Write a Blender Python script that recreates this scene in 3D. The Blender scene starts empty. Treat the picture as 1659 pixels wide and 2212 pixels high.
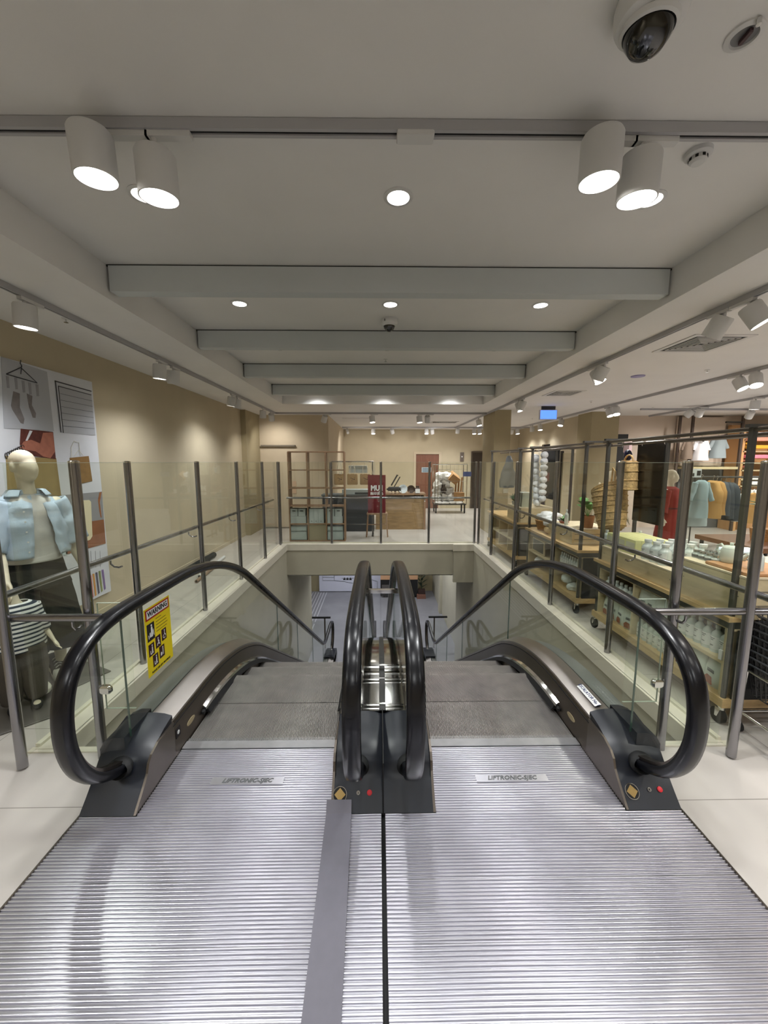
import bpy, math, random
from mathutils import Vector, Matrix, noise
C = bpy.context.scene.collection
random.seed(7)
PI = math.pi
# ---------------------------------------------------------------- camera model (1659 x 2212 frame)
F, CX, CY, VX, VY, EYE = 840., 829.5, 1106., 818., 998., 1.75
pitch = math.atan((CY-VY)/F); yaw = math.atan((CX-VX)/F*math.cos(pitch))
fw = Vector((math.sin(yaw)*math.cos(pitch), math.cos(yaw)*math.cos(pitch), -math.sin(pitch)))
rt = Vector((math.cos(yaw), -math.sin(yaw), 0)); upv = rt.cross(fw)
CAM = Vector((0, 0, EYE))
def W(x, y, X=None, Y=None, Z=None):
    """world point seen at photo pixel (x, y) on the plane X=, Y= or Z="""
    d = fw + rt*((x-CX)/F) - upv*((y-CY)/F)
    ax, v = (0, X) if X is not None else (1, Y) if Y is not None else (2, Z)
    return CAM + d*((v-CAM[ax])/d[ax])
# ---------------------------------------------------------------- materials
def s2l(c): return tuple(((v/255+.055)/1.055)**2.4 if v > 10 else v/3294. for v in c)+(1,)
MATS = {}
def mat(name, rgb, rough=.5, metal=0., var=0., scale=8., bump=0., bscale=60., spec=None, emit=None, alpha=None, kind=None, coat=0, stretch=None):
    if name in MATS: return MATS[name]
    m = bpy.data.materials.new(name); m.use_nodes = True; MATS[name] = m
    nt = m.node_tree; N = nt.nodes; L = nt.links; b = N['Principled BSDF']
    col = s2l(rgb); b.inputs['Base Color'].default_value = col
    b.inputs['Roughness'].default_value = rough; b.inputs['Metallic'].default_value = metal
    if spec is not None: b.inputs['Specular IOR Level'].default_value = spec
    if coat: b.inputs['Coat Weight'].default_value = coat; b.inputs['Coat Roughness'].default_value = .08
    if emit is not None:
        b.inputs['Emission Color'].default_value = col; b.inputs['Emission Strength'].default_value = emit
    tc = N.new('ShaderNodeTexCoord'); src = tc.outputs['Object']
    if stretch:
        mp = N.new('ShaderNodeMapping'); mp.inputs['Scale'].default_value = stretch; L.new(src, mp.inputs[0]); src = mp.outputs[0]
    if var:
        n = N.new('ShaderNodeTexNoise'); n.inputs['Scale'].default_value = scale; n.inputs['Detail'].default_value = 5; L.new(src, n.inputs['Vector'])
        mx = N.new('ShaderNodeMix'); mx.data_type = 'RGBA'
        mx.inputs[6].default_value = tuple(max(0, c*(1-var)) for c in col[:3])+(1,); mx.inputs[7].default_value = tuple(min(1, c*(1+var)) for c in col[:3])+(1,)
        cr = N.new('ShaderNodeMapRange'); cr.inputs[1].default_value = .32; cr.inputs[2].default_value = .68
        L.new(n.outputs[0], cr.inputs[0]); L.new(cr.outputs[0], mx.inputs[0]); L.new(mx.outputs[2], b.inputs['Base Color'])
    if bump:
        n2 = N.new('ShaderNodeTexNoise'); n2.inputs['Scale'].default_value = bscale; L.new(src, n2.inputs['Vector'])
        bp = N.new('ShaderNodeBump'); bp.inputs['Strength'].default_value = bump; bp.inputs['Distance'].default_value = .01
        L.new(n2.outputs[0], bp.inputs['Height']); L.new(bp.outputs[0], b.inputs['Normal'])
    return m
def glass_mat(name, tint, refl=.9, rough=0.0):
    m = bpy.data.materials.new(name); m.use_nodes = True; nt = m.node_tree; N = nt.nodes; L = nt.links; N.clear()
    o = N.new('ShaderNodeOutputMaterial'); t = N.new('ShaderNodeBsdfTransparent'); g = N.new('ShaderNodeBsdfGlossy'); mx = N.new('ShaderNodeMixShader')
    ge = N.new('ShaderNodeNewGeometry'); dt = N.new('ShaderNodeVectorMath'); dt.operation = 'DOT_PRODUCT'
    L.new(ge.outputs['Incoming'], dt.inputs[0]); L.new(ge.outputs['Normal'], dt.inputs[1])
    def mth(op, a, b=None):
        q = N.new('ShaderNodeMath'); q.operation = op; q.use_clamp = op == 'SUBTRACT'
        for i, v in enumerate((a, b)):
            if v is None: continue
            if isinstance(v, (int, float)): q.inputs[i].default_value = v
            else: L.new(v, q.inputs[i])
        return q
    ab = mth('ABSOLUTE', dt.outputs['Value']); om = mth('SUBTRACT', 1.0, ab.outputs[0]); pw = mth('POWER', om.outputs[0], 5.0)
    sc_ = mth('MULTIPLY', pw.outputs[0], .55*refl); mu = mth('ADD', sc_.outputs[0], .04*refl)
    t.inputs[0].default_value = tint+(1,); g.inputs[0].default_value = (1, 1, 1, 1); g.inputs['Roughness'].default_value = rough
    L.new(mu.outputs[0], mx.inputs[0]); L.new(t.outputs[0], mx.inputs[1]); L.new(g.outputs[0], mx.inputs[2]); L.new(mx.outputs[0], o.inputs[0])
    return m
GLASS = glass_mat('balustrade_glass', (.965, .98, .955))
GEDGE = mat('glass_edge', (60, 90, 80), .15, spec=.6)
ACRYL = glass_mat('clear_acrylic', (.97, .975, .97))
WALLM = mat('wall_paint', (194, 182, 156), .85, var=.03, scale=3, bump=.06, bscale=160)
WALLW = mat('wall_warm', (202, 188, 164), .85, var=.03, scale=3)
COLM = mat('column_paint', (166, 154, 124), .85, var=.03, scale=3)
CEIL = mat('ceiling_paint', (231, 230, 229), .9, var=.02, scale=2)
BEAMM = mat('beam_paint', (202, 207, 209), .8, var=.015, scale=2)
VOIDM = mat('void_cladding', (188, 183, 164), .7, var=.03, scale=3)
KERB = mat('kerb_trim', (222, 216, 200), .45, var=.03, scale=6)
STEEL = mat('brushed_steel', (148, 147, 150), .22, 1, var=.04, scale=30, stretch=(1, 1, .05))
STEELD = mat('satin_steel_dark', (120, 112, 104), .3, 1, var=.05, scale=6)
DECK = mat('deck_steel', (188, 182, 176), .3, 1, var=.06, scale=5)
MIRR = mat('polished_steel', (200, 200, 196), .09, 1)
ODECK = mat('outer_deck_grey', (128, 132, 130), .42, .4, var=.05, scale=5)
RUB = mat('handrail_rubber', (8, 9, 15), .27, 0, spec=.5)
BLK = mat('newel_black', (22, 26, 35), .38, 0, spec=.5, var=.12, scale=7)
BLKR = mat('matte_black', (18, 18, 19), .7)
CHR = mat('chrome', (215, 215, 213), .08, 1)
WHT = mat('white_enamel', (214, 214, 214), .5)
LAMP = mat('lamp_lens', (255, 250, 240), .5, emit=14)
LAMP2 = mat('lamp_lens_soft', (255, 250, 240), .5, emit=9)
WOOD = mat('birch_ply', (196, 166, 118), .5, var=.12, scale=5, stretch=(4, .6, 12))
WOODL = mat('pale_shelf_wood', (204, 188, 152), .55, var=.07, scale=6, stretch=(3, .6, 8))
WOODD = mat('oak_frame', (152, 120, 92), .5, var=.12, scale=6, stretch=(6, 6, 1))
WALN = mat('oak_counter', (156, 128, 90), .5, var=.2, scale=4, stretch=(1, 1, 5))
DOORM = mat('door_veneer', (128, 84, 66), .45, var=.13, scale=5, stretch=(6, 6, .6))
DKMET = mat('dark_frame_metal', (70, 70, 70), .4, .6)
TUBE = mat('rack_tube_grey', (96, 96, 94), .35, .8)
MANN = mat('mannequin_cream', (222, 212, 188), .45, spec=.4)
BLACKF = mat('black_cloth', (22, 23, 25), .9, bump=.2, bscale=300)
PINK = mat('pink_cloth', (232, 150, 170), .9)
GREYC = mat('grey_card', (178, 186, 184), .75, var=.03)
# ---------------------------------------------------------------- mesh builder
class MB:
    def __init__(s): s.v = []; s.f = []
    def add(s, vs, fs):
        o = len(s.v); s.v += [tuple(v) for v in vs]; s.f += [tuple(i+o for i in f) for f in fs]; return s
    def box(s, a, b, M=None):
        x0, y0, z0 = a; x1, y1, z1 = b
        vs = [Vector(p) for p in ((x0, y0, z0), (x1, y0, z0), (x1, y1, z0), (x0, y1, z0), (x0, y0, z1), (x1, y0, z1), (x1, y1, z1), (x0, y1, z1))]
        if M: vs = [M @ v for v in vs]
        return s.add(vs, [(0, 3, 2, 1), (4, 5, 6, 7), (0, 1, 5, 4), (1, 2, 6, 5), (2, 3, 7, 6), (3, 0, 4, 7)])
    def cbox(s, c, d, M=None, bev=0.):
        hx, hy, hz = d[0]/2, d[1]/2, d[2]/2; M0 = Matrix.Translation(c) @ (M or Matrix())
        if not bev: return s.box((-hx, -hy, -hz), (hx, hy, hz), M0)
        b = bev; P = [(-hx+b, -hy), (hx-b, -hy), (hx, -hy+b), (hx, hy-b), (hx-b, hy), (-hx+b, hy), (-hx, hy-b), (-hx, -hy+b)]
        k = 1-b/max(hx, hy); rings = [[(p[0]*k, p[1]*k, -hz) for p in P], [(p[0], p[1], -hz+b) for p in P], [(p[0], p[1], hz-b) for p in P], [(p[0]*k, p[1]*k, hz) for p in P]]
        return s.rings([[M0 @ Vector(q) for q in r] for r in rings])
    def rings(s, R, cap=True, closed=True, loop=False):
        n = len(R[0]); vs = [p for r in R for p in r]; fs = []
        m = len(R)
        for i in range(m if loop else m-1):
            i2 = (i+1) % m
            for j in range(n if closed else n-1):
                k = (j+1) % n; fs.append((i*n+j, i*n+k, i2*n+k, i2*n+j))
        if cap and not loop: fs += [tuple(range(n-1, -1, -1)), tuple(range((m-1)*n, m*n))]
        return s.add(vs, fs)
    def cyl(s, a, b, r, r2=None, n=16):
        a = Vector(a); b = Vector(b); r2 = r if r2 is None else r2
        z = (b-a).normalized(); x = z.orthogonal().normalized(); y = z.cross(x)
        return s.rings([[p+(x*math.cos(2*PI*i/n)+y*math.sin(2*PI*i/n))*q for i in range(n)] for p, q in ((a, r), (b, r2))])
    def tube(s, pts, r, n=8, cap=True):
        pts = [Vector(p) for p in pts]; R = []; x = None
        for i, p in enumerate(pts):
            t = (pts[min(i+1, len(pts)-1)]-pts[max(i-1, 0)]).normalized()
            x = (x - t*x.dot(t)).normalized() if x is not None and (x-t*x.dot(t)).length > 1e-5 else t.orthogonal().normalized()
            y = t.cross(x); q = r[i] if isinstance(r, (list, tuple)) else r
            R.append([p+(x*math.cos(2*PI*k/n)+y*math.sin(2*PI*k/n))*q for k in range(n)])
        return s.rings(R, cap)
    def lathe(s, prof, n=20, M=None, cap=True):
        R = [[Vector((r*math.cos(2*PI*i/n), r*math.sin(2*PI*i/n), z)) for i in range(n)] for r, z in prof]
        if M: R = [[M @ v for v in r] for r in R]
        return s.rings(R, cap)
    def ell(s, c, d, n=14, m=8, M=None):
        c = Vector(c); R = []
        for i in range(m+1):
            a = -PI/2+PI*min(max(i/m, .02), .98)
            q = [Vector((d[0]*math.cos(a)*math.cos(2*PI*k/n), d[1]*math.cos(a)*math.sin(2*PI*k/n), d[2]*math.sin(a))) for k in range(n)]
            R.append([c+((M @ v) if M else v) for v in q])
        return s.rings(R)
    def prism(s, poly, fn0, fn1):
        """poly of (u, v); fn(u, v) -> world"""
        n = len(poly); a = [fn0(*p) for p in poly]; b = [fn1(*p) for p in poly]
        return s.add(a+b, [tuple(range(n-1, -1, -1)), tuple(range(n, 2*n))]+[(i, (i+1) % n, n+(i+1) % n, n+i) for i in range(n)])
    def px(s, poly, x0, x1):      # (Y, Z) outline swept along X
        return s.prism(poly, lambda y, z: (x0, y, z), lambda y, z: (x1, y, z))
    def py(s, poly, y0, y1):      # (X, Z) outline swept along Y
        return s.prism(poly, lambda x, z: (x, y0, z), lambda x, z: (x, y1, z))
    def build(s, name, m, parent=None, smooth=False, loc=None):
        me = bpy.data.meshes.new(name); me.from_pydata([tuple(v) for v in s.v], [], s.f); me.update()
        o = bpy.data.objects.new(name, me); C.objects.link(o)
        if m: me.materials.append(m)
        import bmesh
        bm = bmesh.new(); bm.from_mesh(me); bmesh.ops.recalc_face_normals(bm, faces=bm.faces); bm.to_mesh(me); bm.free()
        if smooth:
            for p in me.polygons: p.use_smooth = True
            me.set_sharp_from_angle(angle=math.radians(40))
        if parent is not None:
            o.parent = parent; o.matrix_parent_inverse = Matrix.Translation(-WLOC.get(parent.name, Vector((0, 0, 0))))
        return o
WLOC = {}
def tag(o, label=None, cat=None, group=None, kind=None):
    if label: o['label'] = label
    if cat: o['category'] = cat
    if group: o['group'] = group
    if kind: o['kind'] = kind
    return o
def empty(name, loc, label=None, cat=None, group=None):
    o = bpy.data.objects.new(name, None); C.objects.link(o); o.location = loc; o.empty_display_size = .1
    WLOC[o.name] = Vector(loc); return tag(o, label, cat, group)
def struct(name, mb, m, smooth=False): return tag(mb.build(name, m, smooth=smooth), kind='structure')
KIDS = {}
def copy_tree(o, parent=None):
    c = o.copy(); C.objects.link(c)
    if parent is not None: c.parent = parent
    for ch in [k for k in bpy.data.objects if k.parent == o and k != c]:
        copy_tree(ch, c)
    return c
def clone(proto, loc, rz=0, label=None, group=None, scale=None):
    c = copy_tree(proto); c.location = loc; c.rotation_euler = (0, 0, rz)
    if scale: c.scale = (scale,)*3 if not isinstance(scale, tuple) else scale
    if label: c['label'] = label
    if group: c['group'] = group
    return c
def text(name, body, size, m, parent, origin, right, up, ext=.0008, align='CENTER', font=None, shear=0, sx=1., bold=0.):
    cu = bpy.data.curves.new(name, 'FONT'); cu.body = body; cu.size = size; cu.align_x = align; cu.align_y = 'CENTER'; cu.extrude = ext; cu.shear = shear; cu.offset = bold
    cu.resolution_u = 2
    t = bpy.data.objects.new(name+'_src', cu)
    C.objects.link(t); dg = bpy.context.evaluated_depsgraph_get()
    me = bpy.data.meshes.new_from_object(t.evaluated_get(dg)); bpy.data.objects.remove(t)
    r = Vector(right).normalized(); u = Vector(up).normalized(); n = r.cross(u); o3 = Vector(origin)
    me.name = name
    for v in me.vertices:
        p = v.co.copy(); v.co = o3 + r*p.x*sx + u*p.y + n*p.z
    me.materials.clear(); me.materials.append(m)
    o = bpy.data.objects.new(name, me); C.objects.link(o)
    if parent is not None:
        o.parent = parent; o.matrix_parent_inverse = Matrix.Translation(-WLOC.get(parent.name, Vector((0, 0, 0))))
    return o
def organic(mb, name, m, parent=None, voxel=.008, smooth=8):
    o = mb.build(name, m, parent); r = o.modifiers.new('r', 'REMESH'); r.mode = 'VOXEL'; r.voxel_size = voxel; r.use_smooth_shade = True
    s = o.modifiers.new('s', 'SMOOTH'); s.factor = .6; s.iterations = smooth
    dg = bpy.context.evaluated_depsgraph_get(); me = bpy.data.meshes.new_from_object(o.evaluated_get(dg))
    o.modifiers.clear(); o.data = me
    for p in me.polygons: p.use_smooth = True
    return o
def cloth(name, rings, m, parent=None, n=40, amp=.006, freq=9., thick=.004, cap=False, seed=0, fold=0., nf=9):
    """garment shell: rings of (cx, cy, z, rx, ry) lofted, with folds"""
    R = []; tot = len(rings); fine = []
    for i in range(tot-1):
        for k in range(4):
            t = k/4.; fine.append([rings[i][j]*(1-t)+rings[i+1][j]*t for j in range(5)])
    fine.append(list(rings[-1]))
    for i, (cx, cy, z, rx, ry) in enumerate(fine):
        r = []
        for k in range(n):
            a = 2*PI*k/n; d = 1+fold*math.sin(nf*a+seed)*(i/len(fine))
            p = Vector((cx+rx*d*math.cos(a), cy+ry*d*math.sin(a), z)); q = noise.noise(p*freq+Vector((seed, 0, 0)))
            p += Vector((math.cos(a), math.sin(a), .3))*q*amp*2; r.append(p)
        R.append(r)
    mb = MB(); mb.rings(R, cap=cap); o = mb.build(name, m, parent, smooth=True)
    if not cap:
        sm = o.modifiers.new('t', 'SOLIDIFY'); sm.thickness = thick
    return o
def capsule(mb, pts, rs, n=12):
    """closed tapered limb along points"""
    pts = [Vector(p) for p in pts]
    mb.tube(pts, rs, n)
    for p, r in zip(pts, rs): mb.ell(p, (r, r, r), n, 6)
# ================================================================ SETTING
XC = .02                                   # axis of the escalator pair
VL, VR, VN, VF = -1.97, 2.03, 2.2, 8.15    # edges of the void
LOW = -3.75
def floor_material():
    m = mat('floor_tile', (193, 187, 181), .32, var=.09, scale=1.6, stretch=(1, .45, 1), bump=.02, bscale=20)
    N = m.node_tree.nodes; L = m.node_tree.links; b = N['Principled BSDF']
    br = N.new('ShaderNodeTexBrick'); tc = N.new('ShaderNodeTexCoord'); L.new(tc.outputs['Object'], br.inputs['Vector'])
    br.inputs['Scale'].default_value = 1; br.inputs['Brick Width'].default_value = 1.2; br.inputs['Row Height'].default_value = .6
    br.inputs['Mortar Size'].default_value = .0025; br.offset = 0
    br.inputs['Color1'].default_value = (1, 1, 1, 1); br.inputs['Color2'].default_value = (.97, .97, .97, 1); br.inputs['Mortar'].default_value = (.45, .44, .42, 1)
    old = b.inputs['Base Color'].links[0].from_socket
    mx = N.new('ShaderNodeMix'); mx.data_type = 'RGBA'; mx.blend_type = 'MULTIPLY'; mx.inputs[0].default_value = 1
    L.new(old, mx.inputs[6]); L.new(br.outputs[0], mx.inputs[7]); L.new(mx.outputs[2], b.inputs['Base Color'])
    return m
FLOORM = floor_material()
X0, X1, Y0, Y1 = -3.2, 11., -3.2, 14.7
PL, PR = XC-1.52, XC+1.52
f = MB()
for a, b in (((X0, Y0), (PL, VN)), ((PR, Y0), (X1, VN)), ((PL, Y0), (PR, -.5)), ((X0, VN), (VL, VF)), ((VR, VN), (X1, VF)), ((X0, VF), (X1, Y1))):
    f.box((a[0], a[1], -.12), (b[0], b[1], 0))
struct('floor', f, FLOORM)
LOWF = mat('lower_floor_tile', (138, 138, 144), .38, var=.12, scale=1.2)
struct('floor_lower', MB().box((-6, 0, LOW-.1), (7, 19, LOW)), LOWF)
# ceiling : soffit with the raised tray over the escalators
RL, RR, RN, RF = -2.0, 2.2, -2.2, 8.35
S, T = 2.95, 3.19
c = MB()
c.box((X0, Y0, S), (RL, Y1, S+.4)); c.box((RR, Y0, S), (X1, Y1, S+.4)); c.box((RL, RF, S), (RR, Y1, S+.4)); c.box((RL, Y0, S), (RR, RN, S+.4))
c.box((RL, RN, T), (RR, RF, T+.16))
struct('ceiling', c, CEIL)
for i, y in enumerate((3.08, 4.5, 5.98, 7.52)):
    bm_ = MB().box((RL+.02, y, 3.0), (RR-.02, y+.1, T-.012))
    struct('ceiling_beam', bm_, BEAMM)
    struct('trim_%d' % (i+1), MB().box((RL, y+.012, T-.012), (RR, y+.088, T)), DKMET)
# slab edges of the void and the storey below
w = MB(); w.box((VL-.14, VN, -.66), (VL, VF+.14, -.12)); w.box((VL-.14, VN, LOW), (VL-.0, 11, -.66)); struct('wall_void_left', w, VOIDM)
w = MB(); w.box((VR, VN, -.66), (VR+.14, VF+.14, -.12)); w.box((VR, VN, LOW), (VR+.14, 8.6, -.66)); struct('wall_void_right', w, VOIDM)
w = MB(); w.box((VL, VF, -.66), (VR, VF+.14, -.12)); w.box((1.6, VF-.06, -.82), (VR, VF, -.13)); struct('wall_void_far', w, VOIDM)
w = MB(); w.box((VL, VN-.14, -.9), (PL+.0, VN, -.12)); w.box((PR, VN-.14, -.9), (VR, VN, -.12)); struct('wall_void_near', w, VOIDM)
t_ = MB()
t_.box((VL-.005, VN-.02, -.12), (VL+.02, VF, .012)); t_.box((VL, VF-.02, -.12), (1.6, VF, .012)); t_.box((1.585, VF-.08, -.13), (VR-.015, VF, .012)); t_.box((VR-.02, VN-.02, -.12), (VR+.005, VF, .012))
t_.box((VL-.13, VN-.0, 0), (VL, VF, .012)); t_.box((VR, VN, 0), (VR+.12, VF, .012)); t_.box((VL-.13, VF, 0), (VR+.12, VF+.14, .012))
t_.box((VL-.16, VN-.021, 0), (PL-.0, VN+.019, .009)); t_.box((PR, VN-.021, 0), (VR+.16, VN+.019, .009))
struct('trim_5', t_, KERB)
t_ = MB()
t_.box((-2.115, VN+.02, 0), (-2.085, VF+.1, .03)); t_.box((2.125, VN+.02, 0), (2.155, VF+.1, .03)); t_.box((-2.1, VF+.11, 0), (2.14, VF+.14, .03)); struct('trim_6', t_, KERB)
struct('ceiling_lower', MB().box((-6, VF+.14, -.72), (7, 19, -.66)), CEIL)
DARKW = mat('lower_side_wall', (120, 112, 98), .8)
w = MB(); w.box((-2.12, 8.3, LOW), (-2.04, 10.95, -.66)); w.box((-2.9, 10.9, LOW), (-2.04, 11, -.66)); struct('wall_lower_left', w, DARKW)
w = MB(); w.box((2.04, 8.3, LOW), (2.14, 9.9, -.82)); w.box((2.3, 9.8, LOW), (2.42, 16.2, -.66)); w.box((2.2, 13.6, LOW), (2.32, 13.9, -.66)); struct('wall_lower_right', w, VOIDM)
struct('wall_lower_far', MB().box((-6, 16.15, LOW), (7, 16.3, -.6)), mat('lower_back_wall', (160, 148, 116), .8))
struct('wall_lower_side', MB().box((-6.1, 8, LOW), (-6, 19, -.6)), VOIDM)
# upper walls
struct('wall_left', MB().box((X0-.15, Y0, 0), (X0, 10.4, S+.01)), WALLM)
struct('column_left', MB().box((X0, 9.25, 0), (-3.08, 10.27, S)), COLM)
w = MB(); w.box((X0, 10.27, 0), (-1.3, 10.4, S+.01)); w.box((-1.42, 10.4, 0), (-1.3, Y1, S+.01)); struct('wall_back_left', w, WALLW)
dx0, dx1, dz = 1.38, 2.28, 2.06
w = MB(); w.box((-1.42, Y1, 0), (dx0, Y1+.15, S+.01)); w.box((dx1, Y1, 0), (X1, Y1+.15, S+.01)); w.box((dx0, Y1, dz), (dx1, Y1+.15, S+.01)); w.box((X0, Y1, 0), (-1.42, Y1+.15, S+.01)); struct('wall_back', w, WALLM)
w = MB(); w.box((5.25, 10.3, 0), (5.4, 12.0, S+.01)); w.box((5.25, 12.6, 0), (5.4, Y1, S+.01)); w.box((5.25, 12, 2.3), (5.4, 12.6, S+.01)); struct('wall_side_passage', w, WALLM)
struct('door_4', MB().box((5.32, 12, 0), (5.38, 12.6, 2.3)), mat('dark_passage_door', (52, 48, 56), .5))
struct('wall_back_right', MB().box((5.3, 10.3, 0), (X1, 10.45, S+.01)), mat('wall_pinkish', (214, 198, 182), .85))
struct('wall_right', MB().box((X1, Y0, 0), (X1+.15, Y1, S+.01)), WALLM)
struct('wall_behind', MB().box((X0, Y0-.15, 0), (X1, Y0, S+.3)), WALLM)
struct('column_right', MB().box((2.7, 9.2, 0), (3.08, 10.2, S)), COLM)
struct('column_far_right', MB().box((5.13, 9.5, 0), (5.8, 10.15, S)), COLM)
struct('baseboard_left', MB().box((X0, Y0, 0), (X0+.012, 9.25, .07)), WALLM)
struct('baseboard_back', MB().box((-3.08, 10.25, 0), (-1.3, 10.27, .03)), DARKW)
d = empty('door_1', (1.83, Y1, 0)); tag(d, 'dark red brown timber door in the far beige wall', kind='structure')
MB().box((dx0+.02, Y1+.03, 0), (dx1-.02, Y1+.07, dz-.02)).build('door_leaf', DOORM, d)
m_ = MB(); m_.box((dx0-.07, Y1-.02, 0), (dx0+.02, Y1+.1, dz+.07)); m_.box((dx1-.02, Y1-.02, 0), (dx1+.07, Y1+.1, dz+.07)); m_.box((dx0+.02, Y1-.02, dz-.02), (dx1-.02, Y1+.1, dz+.07)); m_.build('door_frame', WALLW, d)
MB().tube([(2.2, Y1-.0, 1.0), (2.2, Y1-.05, 1.0), (2.2, Y1-.05, 1.15), (2.2, Y1, 1.15)], .012).build('door_handle', CHR, d)
sg = MB().box((1.62, Y1+.018, 1.36), (1.98, Y1+.03, 1.55)).build('door_sign', mat('sign_blue_white', (190, 205, 215), .5), d)
bars = MB()
for k in range(3): bars.box((1.65, Y1+.014, 1.385+k*.052), (1.95, Y1+.018, 1.41+k*.052))
bars.build('sign_lettering', mat('sign_blue', (70, 100, 130), .5), d)
d = empty('door_2', (2.75, 12.6, 0)); tag(d, 'dark lift doorway beside the taupe column in the far wall', kind='structure')
p0, p1 = W(1021, 978, Y=14.69), W(1040, 1100, Y=14.69)
MB().box((p0.x, Y1-.03, 0), (p1.x, Y1+.0, p0.z)).build('door_leaf', mat('lift_door', (72, 64, 58), .35, .5), d)
m_ = MB(); m_.box((p0.x-.05, Y1-.05, 0), (p0.x, Y1, p0.z+.05)); m_.box((p0.x, Y1-.05, p0.z), (p1.x+.05, Y1, p0.z+.06)); m_.build('door_frame', STEELD, d)
# ================================================================ ESCALATORS
SL = .635; TH = math.atan(SL); RAD = 2.6
YT = 3.31; YA = YT-RAD*math.tan(TH/2); YB = YT+RAD*math.tan(TH/2)*math.cos(TH)
YT2 = YT-LOW/SL; YC = YT2-1.2*math.tan(TH/2)*math.cos(TH); YD = YT2+1.2*math.tan(TH/2)
def NZ(y):
    if y <= YA: return 0.
    if y < YB: return -(RAD-math.sqrt(max(0, RAD*RAD-(y-YA)**2)))
    if y < YC: return -(y-YT)*SL
    if y < YD: return LOW+(1.2-math.sqrt(max(0, 1.44-(YD-y)**2)))
    return LOW
def ypath(a, b, n=60):
    ys = [a+(b-a)*i/n for i in range(n+1)]; return ys
def sweep(mb, ys, prof, off=0.):
    """prof: list of (x, dz), swept along the escalator line"""
    return mb.rings([[Vector((x, y, NZ(y)+dz+off)) for x, dz in prof] for y in ys])
RAILZ = .985
top_loop = [(2.02, .125), (1.9, .145), (1.79, .19), (1.69, .255), (1.615, .35), (1.57, .46), (1.553, .58), (1.562, .7), (1.6, .805), (1.675, .89), (1.78, .945), (1.9, .972), (2.05, .983)]
def smooth_pts(P, k=4):
    out = []
    for i in range(len(P)-1):
        a, b, c_, d = P[max(i-1, 0)], P[i], P[i+1], P[min(i+2, len(P)-1)]
        for j in range(k):
            t = j/k; out.append(tuple(.5*((2*b[m])+(-a[m]+c_[m])*t+(2*a[m]-5*b[m]+4*c_[m]-d[m])*t*t+(-a[m]+3*b[m]-3*c_[m]+d[m])*t**3) for m in (0, 1)))
    return out+[P[-1]]
top_loop = smooth_pts(top_loop)
def rail_path():
    P = list(top_loop); P += [(y, NZ(y)+RAILZ) for y in ypath(2.25, 10.3, 90)]
    nose = [(12.5-y, LOW+z) for y, z in reversed(top_loop)]
    return P+nose
def handrail(x, parent):
    P = rail_path(); R = []
    prof = [(-.034, -.028), (-.041, -.020), (-.042, .006), (-.034, .017), (-.014, .022), (.014, .022), (.034, .017), (.042, .006), (.041, -.020), (.034, -.028)]
    for i, (y, z) in enumerate(P):
        a = P[max(0, i-1)]; b = P[min(len(P)-1, i+1)]; dy, dz = b[0]-a[0], b[1]-a[1]; l = math.hypot(dy, dz); ny, nz = -dz/l, dy/l
        if i == 0: pass
        R.append([Vector((x+u, y+ny*v, z+nz*v)) for u, v in prof])
    o = MB().rings(R).build('handrail', RUB, parent, smooth=True)
    g = MB().rings([[Vector((x+u, y+ny_*v, z+nz_*v)) for u, v in ((-.02, -.042), (.02, -.042), (.02, -.028), (-.02, -.028))] for (y, z), (ny_, nz_) in rail_norms(P)])
    g.build('handrail_guide', STEELD, parent)
    return o
def rail_norms(P):
    for i, (y, z) in enumerate(P[1:-1], 1):
        a = P[i-1]; b = P[i+1]; dy, dz = b[0]-a[0], b[1]-a[1]; l = math.hypot(dy, dz); yield (y, z), (-dz/l, dy/l)
def glass_panels(x, parent, joints):
    t = .005
    # newel panel
    poly = [(y+(.02 if y < 1.8 else 0), z-(.02 if z > .5 else -.02)) for y, z in top_loop[8:-1]]+[(joints[0]-.004, RAILZ-.02), (joints[0]-.004, .2), (1.9, .18)]
    poly = [(1.86, .2), (1.79, .215)]+poly[1:]
    MB().px(poly[:-1], x-t, x+t).build('glass_panel', GLASS, parent)
    for a, b in zip(joints[:-1], joints[1:]):
        ys = ypath(a+.003, b-.003, 14)
        MB().rings([[Vector((x-t, y, NZ(y)+.2)), Vector((x+t, y, NZ(y)+.2)), Vector((x+t, y, NZ(y)+RAILZ-.02)), Vector((x-t, y, NZ(y)+RAILZ-.02))] for y in ys]).build('glass_panel', GLASS, parent)
        MB().box((x-t-.0004, b-.0015, NZ(b)+.22), (x+t+.0004, b+.0, NZ(b)+RAILZ-.02)).build('glass_joint', GEDGE, parent)
    MB().box((x-t-.0004, joints[0]-.0015, .26), (x+t+.0004, joints[0]+.0, RAILZ-.02)).build('glass_joint', GEDGE, parent)
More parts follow.
